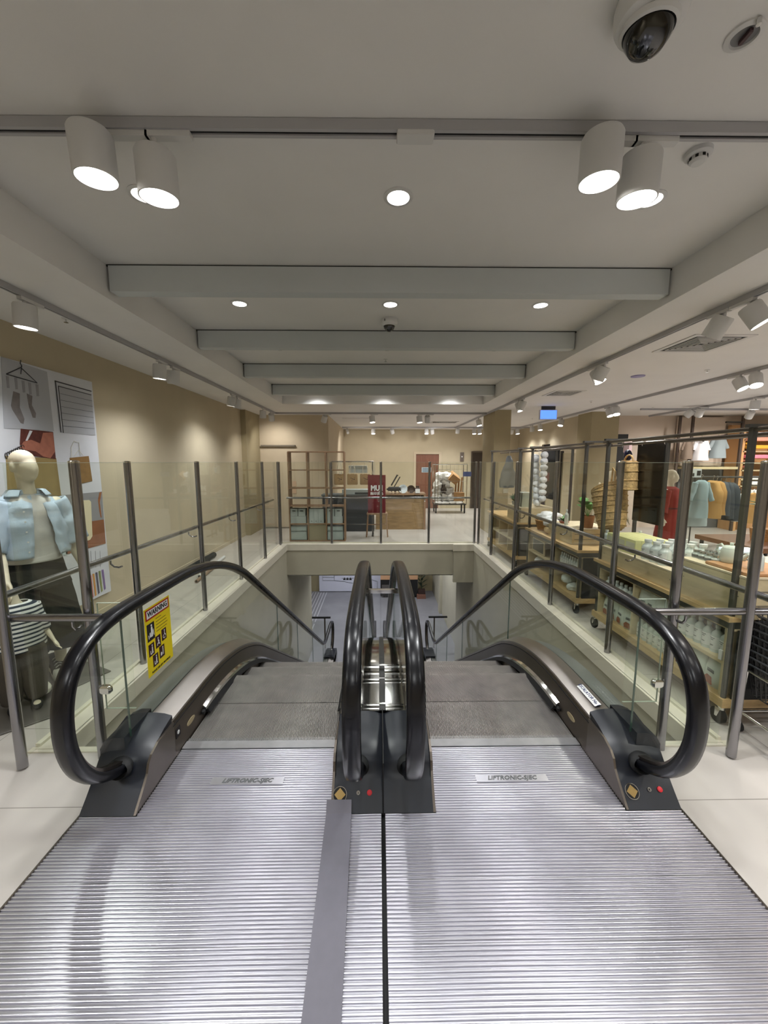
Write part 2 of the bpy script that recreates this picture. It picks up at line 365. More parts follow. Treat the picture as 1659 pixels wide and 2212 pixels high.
def escalator(s, label):
    E_ = empty('escalator', (XC+s*.76, 2.2, 0), label, 'escalator', 'pair of escalators going down')
    xo, xi = XC+s*1.38, XC+s*.14            # handrail planes
    so, si = XC+s*1.235, XC+s*.265          # skirts
    lo, hi = min(so, si), max(so, si)
    # steps
    nr = 104; w_ = (hi-lo-.012)/nr; prof = []
    for k in range(nr):
        x = lo+.006+k*w_; prof += [(x, -.013), (x+w_*.42, -.013), (x+w_*.46, 0), (x+w_*.96, 0)]
    prof.append((hi-.006, -.011))
    ym = [2.27, 2.662, 3.045, 3.4]+[3.4+.4*i for i in range(1, 17)]
    for a, b in zip(ym[:-1], ym[1:]):
        z = NZ(b-.04)+.0 if b > 3.1 else -.002
        z2 = max(z-.235, NZ(b+.36)-.02)
        R = [[Vector((x, y, z_+d_*(1 if y_ else 1))) for x, d_ in prof] for y, z_, y_ in ((a, z, 1), (b-.007, z, 1))]
        mb = MB().rings(R, cap=False, closed=False)
        if z2 < z-.01:
            mb.rings([[Vector((x, b-.004-.0, z+d_)) for x, d_ in prof], [Vector((x, b-.018+d_*.0+(-d_)*-.6, z2)) for x, d_ in prof]], cap=False, closed=False)
        mb.box((lo+.01, a+.01, z-.05), (hi-.01, b-.03, z-.013))
        mb.build('step', STEPM, E_)
    # comb
    cb = MB()
    cb.box((lo+.004, 2.2, -.02), (hi-.004, 2.262, .006))
    nt_ = 104
    for k in range(nt_):
        x = lo+.006+k*w_; cb.box((x, 2.262, -.008), (x+w_*.3, 2.292, .003))
    cb.build('comb_plate', COMBM, E_)
    # landing plates with transverse ribs
    outer = XC+s*1.515; inner = XC+s*.006
    def ribs(xa, xb, ya, yb, name='landing_plate'):
        n = int((yb-ya)/.0146); P = []; d = (yb-ya)/n
        for k in range(n):
            y = ya+k*d; P += [(y, -.0055), (y+d*.40, -.0055), (y+d*.47, -.0012), (y+d*.58, .0), (y+d*.80, .0), (y+d*.93, -.0012)]
        P.append((yb, -.0055)); xa, xb = min(xa, xb), max(xa, xb)
        R = [[Vector((x, y, z)) for y, z in P] for x in (xa, xb)]
        mb = MB().rings(R, cap=False, closed=False)
        mb.add([(xa, ya, -.02), (xb, ya, -.02), (xb, yb, -.02), (xa, yb, -.02), (xa, ya, -.0055), (xb, ya, -.0055), (xb, yb, -.0055), (xa, yb, -.0055)], [(0, 3, 2, 1), (0, 1, 5, 4), (3, 7, 6, 2)])
        return mb.build(name, PLATE, E_, smooth=False)
    ribs(so-s*.003, si+s*.003, 1.925, 2.197); ribs(so-s*.003, si+s*.003, 1.748, 1.922)
    for a, b in ((1.436, 1.745), (1.213, 1.433), (.8, 1.21), (.2, .797), (-.48, .197)): ribs(outer-s*.004, inner+s*.004, a, b)
    MB().box((min(outer, outer-s*.004)-.001, -.48, -.02), (max(outer, outer-s*.004)+.001, 1.745, .003)).build('edge_trim', STEELD, E_)
    MB().box((min(outer, XC), -.49, -.08), (max(outer, XC), 2.2, -.021)).build('pit_cover', BLKR, E_)
    lg = text('maker_lettering', 'LIFTRONIC-SJEC', .038, mat('cast_letters', (120, 122, 124), .5, .8), E_, (XC+s*.75-s*.0-.03*(s > 0), 1.955, .0012), (1, 0, 0), (0, 1, 0), ext=.0012, shear=.3, bold=.001)
    MB().box((XC+s*.75-.2-.03*(s > 0), 1.93, -.004), (XC+s*.75+.2-.03*(s > 0), 1.98, .0006)).build('nameplate', PLATE, E_)
    for x, sd in ((xo, s), (xi, -s)):
        handrail(x, E_)
        glass_panels(x, E_, [1.975, 4.0 if s > 0 else 5.0, 6.2, 7.6, 9.0, 10.4])
        sk = so if x == xo else si
        # stainless inner deck and dark skirt
        ys = ypath(2.14, 10.4, 80)
        a_, b_ = x-sd*.012, sk+sd*.012
        sweep(MB(), ys, [(a_, .272), (b_, .236), (b_, .222), (a_, .25)]).build('inner_deck', DECK, E_, smooth=True)
        sweep(MB(), ys, [(b_, .222), (sk, .2), (sk, -.2), (sk+sd*.012, -.2), (sk+sd*.012, .21)]).build('skirt_panel', SKIRT, E_, smooth=True)
        MB().box((min(sk, sk+sd*.012), 1.78, .0), (max(sk, sk+sd*.012), 2.14, .0)).add([], [])
        MB().px([(1.747, .0), (1.80, .052), (1.845, .098), (1.868, .125), (1.885, .17), (1.915, .198), (1.98, .222), (2.14, .222), (2.14, -.01)], sk, sk+sd*.012).build('skirt_panel', SKIRT, E_)
        sweep(MB(), ypath(2.13, 10.4, 80), [(sk-sd*.001, .205), (sk-sd*.001, .198), (sk+sd*.002, .198), (sk+sd*.002, .205)]).build('skirt_groove', BLKR, E_)
        # skirt brush
        yb = ypath(2.5, 9.6, 80)
        sweep(MB(), yb, [(sk, .09), (sk-sd*.022, .078), (sk-sd*.026, .06), (sk, .055)]).build('skirt_deflector', CHR, E_, smooth=True)
        sweep(MB(), ypath(2.52, 9.6, 80), [(sk, .055), (sk-sd*.024, .06), (sk-sd*.045, .022), (sk, .03)]).build('skirt_brush', BLKR, E_)
        MB().cbox((sk-sd*.012, 2.485, .052), (.024, .03, .03), bev=.006).build('deflector_cap', BLKR, E_)
        # lower newel pedestal
        if x == xo: px_ = (sk, x+sd*.12)
        else: px_ = (XC+s*.004, sk)
        MB().px([(9.9, LOW+.28+.02), (10.35, LOW+.27), (10.6, LOW+.2), (10.72, LOW), (9.9, LOW)], min(px_), max(px_)).build('newel_cover', BLK, E_)
    # outer deck + cladding
    xa, xb = xo+s*.01, xo+s*.135
    sweep(MB(), ypath(2.16, 10.4, 70), [(xa, .255), (xb, .235), (xb, .2), (xa, .22)]).build('outer_deck', ODECK, E_, smooth=True)
    sweep(MB(), ypath(2.16, 10.4, 70), [(xb, .2), (xb-s*.015, .2), (xb-s*.015, -.75), (xb, -.75)]).build('truss_cladding', VOIDM, E_, smooth=True)
    # newel pedestal (black moulded cover)
    def cover(xs, xe, ze=0.):
        P = [(1.745, 0), (1.80, .052), (1.845, .098), (1.868, .125), (1.885, .17), (1.915, .205), (1.98, .235), (2.06, .262), (2.15, .28), (2.16, 0)]
        n = 6; R = []
        for k in range(n+1):
            t = k/n; x = xs+(xe-xs)*t; dz = -.02*(abs(2*t-1)**3) if ze == 0 else -.03*t**2
            R.append([Vector((x, y, max(0, z+(dz if z > .1 else 0)))) for y, z in P])
        return MB().rings(R).build('newel_cover', BLK, E_, smooth=True)
    cover(so+s*.0125, XC+s*1.515)
    co = cover(si-s*.0125, XC+s*.004)
    # bulge behind the outer rail
    sweep(MB(), ypath(1.93, 2.18, 6), [(xo+s*.006, .285), (xo+s*.06, .285), (xo+s*.115, .262), (xo+s*.14, .22), (xo+s*.145, .0), (xo+s*.006, .0)]).build('newel_shoulder', BLK, E_, smooth=True)
    for x in (xo, xi):
        mb = MB(); n = 20; R = []
        for (r, y) in ((.058, 1.9), (.07, 1.885), (.075, 1.86), (.06, 1.845), (.05, 1.87)):
            R.append([Vector((x+r*.9*math.cos(2*PI*k/n), y+.0+r*.25*math.sin(2*PI*k/n), .158+r*.62*math.sin(2*PI*k/n))) for k in range(n)])
        mb.rings(R); mb.build('rail_inlet', BLKR, E_, smooth=True)
    return E_
STEPM = mat('step_aluminium', (176, 171, 166), .42, .7, var=.1, scale=9)
COMBM = mat('comb_aluminium', (176, 176, 178), .4, .8, var=.08, scale=12)
PLATE = mat('landing_aluminium', (204, 203, 211), .3, .95, var=.08, scale=4, bump=.03, bscale=90)
SKIRT = mat('skirt_steel', (112, 104, 96), .34, .9, var=.06, scale=4)
EL = escalator(-1, 'left-hand escalator going down beside the cream mannequin, warning sticker on its glass')
ER = escalator(1, 'right-hand escalator going down beside the bottle shelves')
# pieces that differ
YEL = mat('sign_yellow', (240, 216, 20), .5); RED = mat('sign_red', (170, 30, 20), .5); INK = mat('sign_ink', (24, 18, 20), .6); MAR = mat('sign_maroon', (52, 16, 20), .6); PAP = mat('sign_white', (240, 240, 240), .6)
REDB = mat('stop_red', (235, 50, 60), .4); GOLD = mat('speaker_gold', (196, 164, 104), .35, .7)
def slope_pt(x, y, d=0.):      # point on the sloped black front of a newel cover
    P = [(1.745, 0), (1.845, .098)]; t = (y-1.745)/.1; return Vector((x, y-d*.7, t*.098+d*.7))
def panel_bits(E_, xs, xk, xr):
    u = Vector((0, .714, .70)); n = Vector((0, -.70, .714))
    c0 = slope_pt(xs, 1.80)
    R = Matrix((Vector((1, 0, 0)), u, n)).transposed().to_4x4()
    MB().lathe([(.036, 0), (.036, .003), (.033, .003), (.033, .001)], 28, Matrix.Translation(c0) @ R, cap=False).build('speaker_ring', CHR, E_, smooth=True)
    MB().lathe([(.0335, 0), (.0335, .0014), (.002, .0015)], 28, Matrix.Translation(c0) @ R).build('speaker_plate', BLKR, E_)
    g = MB()
    for i in range(-4, 5):
        for j in range(-4, 5):
            q = c0+Vector((1, 0, 0))*(i+j)*.0032+u*(i-j)*.0032
            g.cbox(q+n*.003, (.004, .004, .003), R)
    g.build('speaker_grille', GOLD, E_)
    c1 = slope_pt(xk, 1.805); MB().lathe([(.0095, 0), (.0095, .004), (.006, .004), (.006, .002)], 18, Matrix.Translation(c1) @ R).build('key_switch', CHR, E_, smooth=True)
    MB().cbox(c1+n*.0035, (.003, .009, .002), R).build('keyhole', BLKR, E_)
    c2 = slope_pt(xr, 1.805); MB().lathe([(.013, 0), (.013, .005), (.010, .007)], 20, Matrix.Translation(c2) @ R).build('stop_button', REDB, E_, smooth=True)
panel_bits(EL, XC-.222, XC-.128, XC-.07); panel_bits(ER, XC+1.292, XC+1.385, XC+1.44)
MB().box((XC-.003, 1.735, 0), (XC+.003, 2.16, .283)).build('cover_seam', BLKR, ER)
# oval covers and floor indicator on the skirts
for E_, s in ((EL, -1), (ER, 1)):
    sk = XC+s*1.235-s*.002
    MB().prism([(.05*math.cos(a)*(1)+2.33, .018*math.sin(a)+.1) for a in [2*PI*k/20 for k in range(20)]], lambda y, z: (sk, y, z), lambda y, z: (sk-s*.003, y, z)).build('oval_cover', mat('oval_beige', (176, 160, 126), .5), E_)
MB().box((XC-1.235, 2.15, .105), (XC-1.231, 2.2, .165)).build('indicator', INK, EL)
MB().prism([(2.175+.012*math.cos(a), .135+.012*math.sin(a)) for a in [k*PI/6 for k in range(12)]], lambda y, z: (XC-1.231, y, z), lambda y, z: (XC-1.2295, y, z)).build('indicator_lens', PAP, EL)
# ESCALATOR sticker on the right deck
st = tag(MB().rings([[Vector((x, y, z)) for x, z in ((1.365, .2705), (1.325, .2595))] for y in (2.2, 2.42)], cap=False, closed=False).build('deck_sticker', PAP), 'small white sticker reading ESCALATOR on the right steel deck', 'sticker')
so_ = st.modifiers.new('t', 'SOLIDIFY'); so_.thickness = .001
text('sticker_lettering', 'ESCALATOR No 1', .03, mat('sticker_blue', (40, 60, 110), .5), st, (1.346, 2.31, .268), (0, -1, 0), (.964, 0, .26), ext=.0006)
# infill between the two inner rails
m_ = MB(); m_.box((XC-.135, 2.15, .262), (XC+.135, 2.16, .28)); sweep(m_, ypath(2.15, 9.9, 70), [(XC-.134, .275), (XC+.134, .275), (XC+.134, .262), (XC-.134, .262)])
ct = empty('centre_deck', (XC, 2.4, .26), 'mirror finish steel deck between the two middle handrails', 'deck')
m_.build('deck_sheet', MIRR, ct, smooth=True)
sweep(MB(), ypath(2.15, 9.9, 70), [(XC-.02, .282), (XC+.02, .282), (XC+.02, .2755), (XC-.02, .2755)]).build('cover_strip', DKMET, ct, smooth=True)
for y in (2.2, 2.48): MB().cbox((XC, y, .287), (.262, .014, .012), bev=.003).build('cross_bracket', CHR, ct)
bg = empty('climb_barrier', (XC, 2.62, .28), 'clear sheet with chrome top rail closing the gap between middle handrails', 'barrier')
MB().box((XC-.126, 2.618, .285), (XC+.126, 2.624, .85)).build('clear_sheet', ACRYL, bg)
MB().cbox((XC, 2.62, .858), (.262, .02, .03), bev=.006).build('top_rail', CHR, bg)
MB().cbox((XC, 2.62, .3), (.262, .02, .02), bev=.004).build('foot_rail', CHR, bg)
# grey strip lying on the plates
m_ = MB(); m_.rings([[Vector((xa, y, z)), Vector((xa+.126, y, z)), Vector((xa+.126, y, z+.008)), Vector((xa, y, z+.008))] for xa, y, z in ((-.238, .3, .001), (-.246, 1.0, .001), (-.265, 1.735, .003), (-.267, 1.775, .042))])
tag(m_.build('floor_strip', mat('strip_grey', (112, 110, 120), .55, var=.03, scale=30)), 'flat dark grey strip lying lengthwise on the left landing plates', 'strip')
# WARNING sticker board
wx = XC-1.38+.007
ws = empty('warning_sign', (wx, 2.3, .5), 'yellow WARNING sign with black pictograms fixed to left escalator glass', 'sign')
Y_, Z_ = (2.16, 2.43), (.487, .902)
MB().box((wx, Y_[0], Z_[0]), (wx+.002, Y_[1], Z_[1])).build('board', YEL, ws)
def plate(y0, y1, z0, z1, m, name, lift=.0026, p=ws): return MB().box((wx+.001, y0, z0), (wx+lift, y1, z1)).build(name, m, p)
plate(2.17, 2.42, .828, .893, RED, 'header'); plate(2.182, 2.408, .838, .884, PAP, 'header_panel', .0031)
text('lettering', 'WARNING', .045, INK, ws, (wx+.0033, 2.295, .861), (0, 1, 0), (0, 0, 1), sx=.95, bold=.0012)
text('lettering', 'PLEASE USE LIFT PROVIDED', .0165, INK, ws, (wx+.0033, 2.295, .503), (0, 1, 0), (0, 0, 1))
m_ = MB()
for k in range(5): m_.box((wx+.001, 2.268, .808-k*.020), (wx+.0028, 2.268+(.06, .11, .115, .125, .115)[k], .811-k*.020))
m_.build('fine_print', INK, ws)
def person_sq(y0, y1, z0, z1, m, style):
    plate(y0, y1, z0, z1, m, 'pictogram'); w_, h_ = y1-y0, z1-z0; g = MB(); X_ = (wx+.0028, wx+.0034)
    def disc(cy, cz, r): g.px([(y0+w_*cy+r*math.cos(k*PI/6), z0+h_*cz+r*math.sin(k*PI/6)) for k in range(12)], *X_)
    def poly(*p): g.px([(y0+w_*a, z0+h_*b) for a, b in p], *X_)
    if style == 0: disc(.6, .85, .007); poly((.52, .76), (.7, .76), (.78, .3), (.68, .18), (.45, .2), (.5, .5)); poly((.3, .2), (.3, .45), (.42, .5), (.46, .2)); poly((.15, .15), (.12, .4), (.2, .35), (.24, .15)); poly((.8, .5), (.88, .2), (.92, .2), (.86, .6))
    elif style == 1: disc(.62, .82, .005); poly((.55, .72), (.7, .7), (.72, .3), (.8, .18), (.5, .15)); poly((.25, .15), (.25, .45), (.33, .45), (.35, .22), (.48, .2), (.48, .12))
    elif style == 2: disc(.5, .78, .005); poly((.42, .68), (.6, .66), (.7, .45), (.5, .4)); poly((.22, .2), (.35, .4), (.7, .38), (.8, .2), (.7, .2), (.6, .3), (.4, .3), (.3, .18))
    elif style == 3:
        disc(.6, .84, .005); poly((.55, .76), (.65, .76), (.66, .5), (.8, .5), (.85, .3), (.78, .3), (.74, .42), (.56, .42))
        g.px([(y0+w_*.5+.013*math.cos(a), z0+h_*.32+.013*math.sin(a)) for a in [PI*.6+k*PI*1.3/10 for k in range(11)]]+[(y0+w_*.5+.009*math.cos(a), z0+h_*.32+.009*math.sin(a)) for a in [PI*.6+k*PI*1.3/10 for k in range(10, -1, -1)]], *X_)
    else: disc(.66, .82, .005); poly((.6, .74), (.74, .74), (.72, .2), (.6, .2), (.62, .5)); poly((.2, .18), (.22, .42), (.34, .5), (.48, .42), (.46, .2))
    g.build('pictogram_figure', PAP, ws)
person_sq(2.175, 2.25, .70, .805, INK, 0); person_sq(2.178, 2.235, .607, .682, MAR, 1); person_sq(2.25, 2.305, .625, .70, MAR, 2); person_sq(2.318, 2.37, .642, .715, MAR, 3); person_sq(2.212, 2.268, .527, .6, MAR, 1); person_sq(2.282, 2.338, .545, .62, MAR, 4)
# ================================================================ GLASS GUARDS
def guard(name, label, posts, R=.026, rail=None, gaps=(), top=EYE, offs=(0, 0), post_faces=(0, 0), zb=.012):
    """posts: list of (x, y); glass between neighbours"""
    g = empty(name, (posts[0][0], posts[0][1], 0), label, 'glass guard')
    for i, (x, y) in enumerate(posts):
        mb = MB(); mb.cyl((x, y, zb if i or len(posts) > 3 else 0), (x, y, top), R, n=24); p = mb.build('post', STEEL, g, smooth=True)
        MB().lathe([(R+.001, top-.006), (R+.001, top+.004), (R*.6, top+.009)], 20, Matrix.Translation((x, y, 0))).build('post_cap', CHR, p, smooth=True)
    for i, (a, b) in enumerate(zip(posts[:-1], posts[1:])):
        if i in gaps: continue
        a = Vector(a+(0,)); b = Vector(b+(0,)); d = (b-a).normalized(); n = Vector((-d.y, d.x, 0)); o = Vector((offs[0], offs[1], 0))
        p = a+d*.012+o; q = b-d*.012+o; t = n*.005
        MB().add([p-t+Vector((0, 0, .02)), q-t+Vector((0, 0, .02)), q+t+Vector((0, 0, .02)), p+t+Vector((0, 0, .02)), p-t+Vector((0, 0, top-.006)), q-t+Vector((0, 0, top-.006)), q+t+Vector((0, 0, top-.006)), p+t+Vector((0, 0, top-.006))], [(0, 3, 2, 1), (4, 5, 6, 7), (0, 1, 5, 4), (1, 2, 6, 5), (2, 3, 7, 6), (3, 0, 4, 7)]).build('glass_panel', GLASS, g)
        ze = Vector((0, 0, top-.006)); z2 = Vector((0, 0, top-.0035)); MB().add([p-t+ze, q-t+ze, q+t+ze, p+t+ze, p-t+z2, q-t+z2, q+t+z2, p+t+z2], [(0, 3, 2, 1), (4, 5, 6, 7), (0, 1, 5, 4), (1, 2, 6, 5), (2, 3, 7, 6), (3, 0, 4, 7)]).build('glass_edge', mat('glass_edge_highlight', (170, 182, 166), .2), g)  # pale strip paints the bright highlight along the top of the pane
    return g
LP = [(-2.05, 2.06), (-2.05, 3.22), (-2.05, 4.44), (-2.05, 5.66), (-2.06, 6.93), (-2.08, 8.08)]
RP = [(2.1, 2.09), (2.1, 3.36), (2.1, 4.57), (2.11, 5.92), (2.11, 7.14), (2.12, 8.12)]
GL = guard('glass_guard', 'long glass guard with steel posts along left side of the opening', LP, offs=(-.035, 0))
GR = guard('glass_guard', 'long glass guard with steel posts along right side, before the bottle shelves', RP, offs=(.03, 0))
FP = [(-2.0, 8.22), (-.98, 8.22), (.02, 8.22), (1.02, 8.22), (2.0, 8.22)]
FP = [(W(px, 1178, Z=0).x*8.22/W(px, 1178, Z=0).y, 8.22) for px in (607.5, 717, 823, 925.5, 1024)]
GF = guard('glass_guard', 'glass guard with steel posts across the far end of the opening', FP, offs=(0, .03))
GNL = guard('glass_guard', 'short glass guard joining the left escalator newel to the corner post', [(-1.655, 2.15)], R=.026, offs=(0, .0))
MB().box((-2.03, 2.141, .03), (-1.68, 2.149, 1.74)).build('glass_panel', GLASS, GNL)
GNR = guard('glass_guard', 'short glass guard joining the right escalator newel to the corner post', [(1.73, 2.17)], R=.026)
MB().box((1.755, 2.161, .03), (2.08, 2.169, 1.74)).build('glass_panel', GLASS, GNR)
def bracket(x, y, z, dx, dy, par):
    MB().tube([(x+dx*.0, y+dy*.0, z-.025), (x, y, z-.05), (x+dx*.3, y+dy*.3, z-.075), (x+dx*.7, y+dy*.7, z-.08), (x+dx, y+dy, z-.07)], .007, 8).build('bracket', STEEL, par, smooth=True)
def rail_on(par, a, b, z, brs, d):
    MB().cyl((a[0], a[1], z), (b[0], b[1], z), .021, n=20).build('handrail', STEEL, par, smooth=True)
    for t in brs:
        x = a[0]+(b[0]-a[0])*t; y = a[1]+(b[1]-a[1])*t; bracket(x, y, z, d[0], d[1], par)
rail_on(GL, (-2.15, 1.9), (-2.15, 7.9), .99, [.195, .41, .61, .82], (.09, 0))
rail_on(GR, (2.19, 1.95), (2.19, 8.0), .99, [.21, .41, .63, .83], (-.08, 0))
rail_on(GF, (-1.97, 8.3), (1.97, 8.3), .99, [.25, .5, .75], (0, -.07))
rail_on(GNL, (-2.6, 2.09), (-1.535, 2.09), .893, [.84], (0, .06))
rail_on(GNR, (2.75, 2.10), (1.53, 2.10), .905, [.82], (0, .06))
# glass ends held by chrome clamps at the posts next to the newels
for G_, s, xp, y in ((GNL, 1, -1.655, 2.15), (GNR, -1, 1.73, 2.17)):
    xa, xb = xp+s*.05, (-1.432 if s > 0 else 1.472); z0, z1 = .31, .955; GE = mat('glass_edge_highlight', (170, 182, 166), .2)
    MB().box((min(xa, xb), y-.004, z0), (max(xa, xb), y+.004, z1)).build('glass_panel', GLASS, G_)
    m_ = MB()
    for u in (xa,): m_.box((u-.0012, y-.0045, z0), (u+.0012, y+.0045, z1))
    for u in (z0, z1): m_.box((min(xa, xb), y-.0045, u-.0012), (max(xa, xb), y+.0045, u+.0012))
    m_.build('glass_edge', GE, G_)  # same pale highlight colour on the screen edges
    MB().cbox((xp+s*.055, y-.002, .43), (.075, .034, .05), bev=.012).build('clamp', CHR, G_, smooth=True)
# ================================================================ LAMPS AND CEILING FITTINGS
def lamp(name, loc, power, col, kind='SPOT', size=.05, angle=110, blend=.6, aim=(0, 0, -1)):
    l = bpy.data.lights.new(name, kind); l.energy = power; l.color = col
    if kind == 'SPOT': l.spot_size = math.radians(angle); l.spot_blend = blend
    l.shadow_soft_size = size
    o = bpy.data.objects.new(name, l); C.objects.link(o); o.location = loc
    o.rotation_euler = Vector(aim).to_track_quat('-Z', 'Y').to_euler(); return o
WARM = (1., .955, .90); NEUT = (.965, .985, 1.); COOL = (.95, .97, 1.)
LK = 1.0
# proto spotlight hanging from z=0 (track underside); local tilt handled by rotation of the head
def make_spot(n=24):
    r = empty('track_spotlight', (0, 0, 0), 'x', 'spotlight')
    MB().cbox((.03, 0, -.012), (.2, .036, .024), bev=.006).build('adapter', WHT, r)
    MB().cyl((-.03, 0, -.02), (-.03, 0, -.05), .01, n=10).build('swivel', WHT, r)
    return r
def make_head(parent, hx, tilt, L=.185, R=.08):
    M = Matrix.Translation((hx, 0, -.05)) @ tilt
    b = MB().lathe([(R*.9, 0), (R, -.01), (R, -L), (R*.93, -L), (R*.88, -L+.02)], 32, M).build('lamp_body', WHT, parent, smooth=True)
    MB().lathe([(R*.92, -L+.004), (R*.5, -L+.0035), (.002, -L+.003)], 28, M, cap=True).build('lamp_lens', LAMP, b)
    return M
def spot(x, y, z, aim, label, group, power=40, along='X', R=.08, L=.185, lit=True, hx=-.03, off=(0, 0, 0)):
    """adapter on the track at (x, y, z); head aimed along vector aim"""
    r = bpy.data.objects.new('track_spotlight', None); C.objects.link(r); r.location = (x, y, z); WLOC[r.name] = Vector((0, 0, 0))
    tag(r, label, 'spotlight', group)
    A = Matrix.Rotation(0 if along == 'X' else PI/2, 4, 'Z')
    a = MB(); a.cbox((.03, 0, -.012), (.19, .036, .024), A, .006) if False else a.box((-.07, -.017, -.022), (.12, .017, 0), A); a.build('adapter', WHT, r)
    q = Vector(aim).normalized(); T = q.to_track_quat('-Z', 'Y').to_matrix().to_4x4()
    h = A @ Vector((hx, 0, -.02))
    MB().cyl(h, h+Vector((0, 0, -.035)), .011, n=10).build('swivel', WHT, r)
    h2 = h+Vector(off); M = Matrix.Translation(h2+Vector((0, 0, -.03))) @ T
    if off != (0, 0, 0): MB().cyl(h+Vector((0, 0, -.03)), h2+Vector((0, 0, -.035)), .011, n=10).build('swivel', WHT, r)
    b = MB().lathe([(R*.2, .006), (R*.92, .004), (R, -.008), (R, -L), (R*.93, -L), (R*.9, -L+.012)], 32, M).build('lamp_body', WHT, r, smooth=True)
    MB().lathe([(R*.9, -L+.010), (R*.5, -L+.0095), (.002, -L+.009)], 28, M).build('lamp_lens', LAMP if lit else WHT, b)
    if lit and power:
        p = Vector((x, y, z))+(M @ Vector((0, 0, -L-.01)))
        lamp('spot_beam', p, power*LK, WARM if abs(aim[0])+abs(aim[1]) > .3 else NEUT, size=.06, angle=125, blend=.8, aim=q)
    return r
def track(name, a, b, z, label, w=.036):
    g = empty(name, (a[0], a[1], z), label, 'light track')
    d = (Vector(b)-Vector(a)).normalized(); n = Vector((-d.y, d.x))*w/2; m_ = MB()
    def bx(o0, o1, z0, z1):
        P = [Vector(a)+n*o0, Vector(a)+n*o1, Vector(b)+n*o1, Vector(b)+n*o0]
        m_.add([(p.x, p.y, z0) for p in P]+[(p.x, p.y, z1) for p in P], [(0, 3, 2, 1), (4, 5, 6, 7), (0, 1, 5, 4), (1, 2, 6, 5), (2, 3, 7, 6), (3, 0, 4, 7)])
    bx(-1, 1, z+.012, z+.042); bx(-1, -.35, z, z+.012); bx(.35, 1, z, z+.012)
    m_.build('track_profile', mat('track_grey', (176, 176, 180), .5), g)
    m_ = MB(); bx(-.33, .33, z+.006, z+.0115); m_.build('track_slot', BLKR, g)
    return g
TZ = T-.042-.003
t1 = track('light_track', (RL+.0, 1.87), (RR-.0, 1.855), TZ, 'white light track crossing the raised ceiling tray above the landing', w=.05)
MB().cbox((.16, 1.866, TZ-.006), (.16, .06, .02), bev=.004).build('track_joiner', WHT, t1)
G1 = 'cylinder spotlights on the nearest crossing track'
for x, hx, yo, zo, aim, lb in ((-1.10, -.08, -.075, -.005, (.03, .06, -1), 'white cylinder spotlight, outermost left on the nearest crossing track'), (-.92, -.04, .001, -.03, (.0, .07, -1), 'white cylinder spotlight on the nearest crossing track, second from the left wall'),
                   (1.0, -.065, -.075, .0, (-.0, .05, -1), 'white cylinder spotlight on the nearest crossing track, left one of the right pair'), (1.18, -.03, .001, -.02, (-.0, .06, -1), 'white cylinder spotlight on the nearest crossing track, closest to the right wall')):
    spot(x, 1.868, TZ, aim, lb, G1, power=46, R=.082, L=.17, hx=hx, off=(0, yo, zo))
tl = track('light_track', (-2.52, -2.5), (-2.52, 9.72), S-.042, 'long white light track on the low ceiling above the left aisle')
tr = track('light_track', (2.66, -2.5), (2.66, 13.8), S-.042, 'long white light track on the low ceiling beside the right edge of the tray')
GLs = 'cylinder spotlights on the left aisle track'
for y, aim, p, lb in ((-.6, (0, .0, -1), 38, 'white spotlight on left aisle track behind the viewpoint'), (3.0, (-.08, .03, -1), 60, 'single white cylinder spotlight on the left track, nearest the poster'),
                   (4.72, (-.1, .05, -1), 31, 'nearer white spotlight of the pair halfway along the left track'), (5.02, (-.12, .15, -1), 31, 'farther white spotlight of the pair halfway along the left track'),
                   (6.95, (-.2, .05, -1), 34, 'nearer white spotlight of the third cluster along the left track'), (7.2, (-.1, .1, -1), 28, 'farther white spotlight of the third cluster along the left track'),
                   (8.75, (-.1, .2, -1), 34, 'white spotlight on the left track just before the beige pilaster'), (9.4, (-.1, .75, -1), 31, 'white spotlight near the left track end, tilted to the back wall')):
    spot(-2.52, y, S-.042, aim, lb, GLs, power=p, along='Y', R=.07, L=.155)
GRs = 'cylinder spotlights on the right aisle track'
for y, aim, p, lb in ((.4, (.3, .1, -1), 75, 'white spotlight on right aisle track behind the viewpoint'), (1.6, (.25, .1, -1), 64, 'white spotlight on right aisle track over the basket stack'), (2.95, (.5, -.35, -1), 84, 'white spotlight at the right frame edge facing out from the right track'), (3.15, (-.25, .55, -1), 64, 'white spotlight tilted away beside the air vent on the right track'),
                   (4.75, (-.3, .5, -1), 64, 'white spotlight on right track tilted away, pair beyond the air vent'), (4.95, (.35, -.35, -1), 75, 'white spotlight on right track facing forward, pair beyond the air vent'),
                   (7.35, (-.2, .4, -1), 54, 'nearer white spotlight of the right track pair in front of the near column'), (7.6, (.3, -.3, -1), 64, 'farther white spotlight of the right track pair in front of the near column'),
                   (10.6, (.2, -.2, -1), 64, 'white spotlight on the right track just left of the near column'), (13.3, (.0, .3, -1), 64, 'last white spotlight on the right track near the lift wall')):
    spot(2.66, y, S-.042, aim, lb, GRs, power=p, along='Y', R=.07, L=.155)
t4 = track('light_track', (-2.5, 9.72), (2.66, 9.72), S-.042, 'white light track across the ceiling before the cash desk')
GFs = 'spotlights above the cash desk'
for px, py, aim, lit, lb in ((705, 908, (-.4, .5, -1), 0, 'unlit white spotlight above the open shelf unit'), (806, 905, (.1, -.15, -1), 1, 'white spotlight above the red banner on the cash desk track'), (908, 905, (.1, -.1, -1), 1, 'white spotlight in the middle of the cash desk track'), (926, 903, (.1, .6, -1), 0, 'unlit white spotlight right of the middle one on the cash desk track')):
    p = W(px, 898, Y=9.72); spot(p.x, 9.72, S-.042, aim, lb, GFs, power=70 if lit else 0, R=.07, L=.155, lit=bool(lit))
t5 = track('light_track', (-1.25, 13.6), (5.2, 13.6), S-.042, 'white light track along the far beige wall')
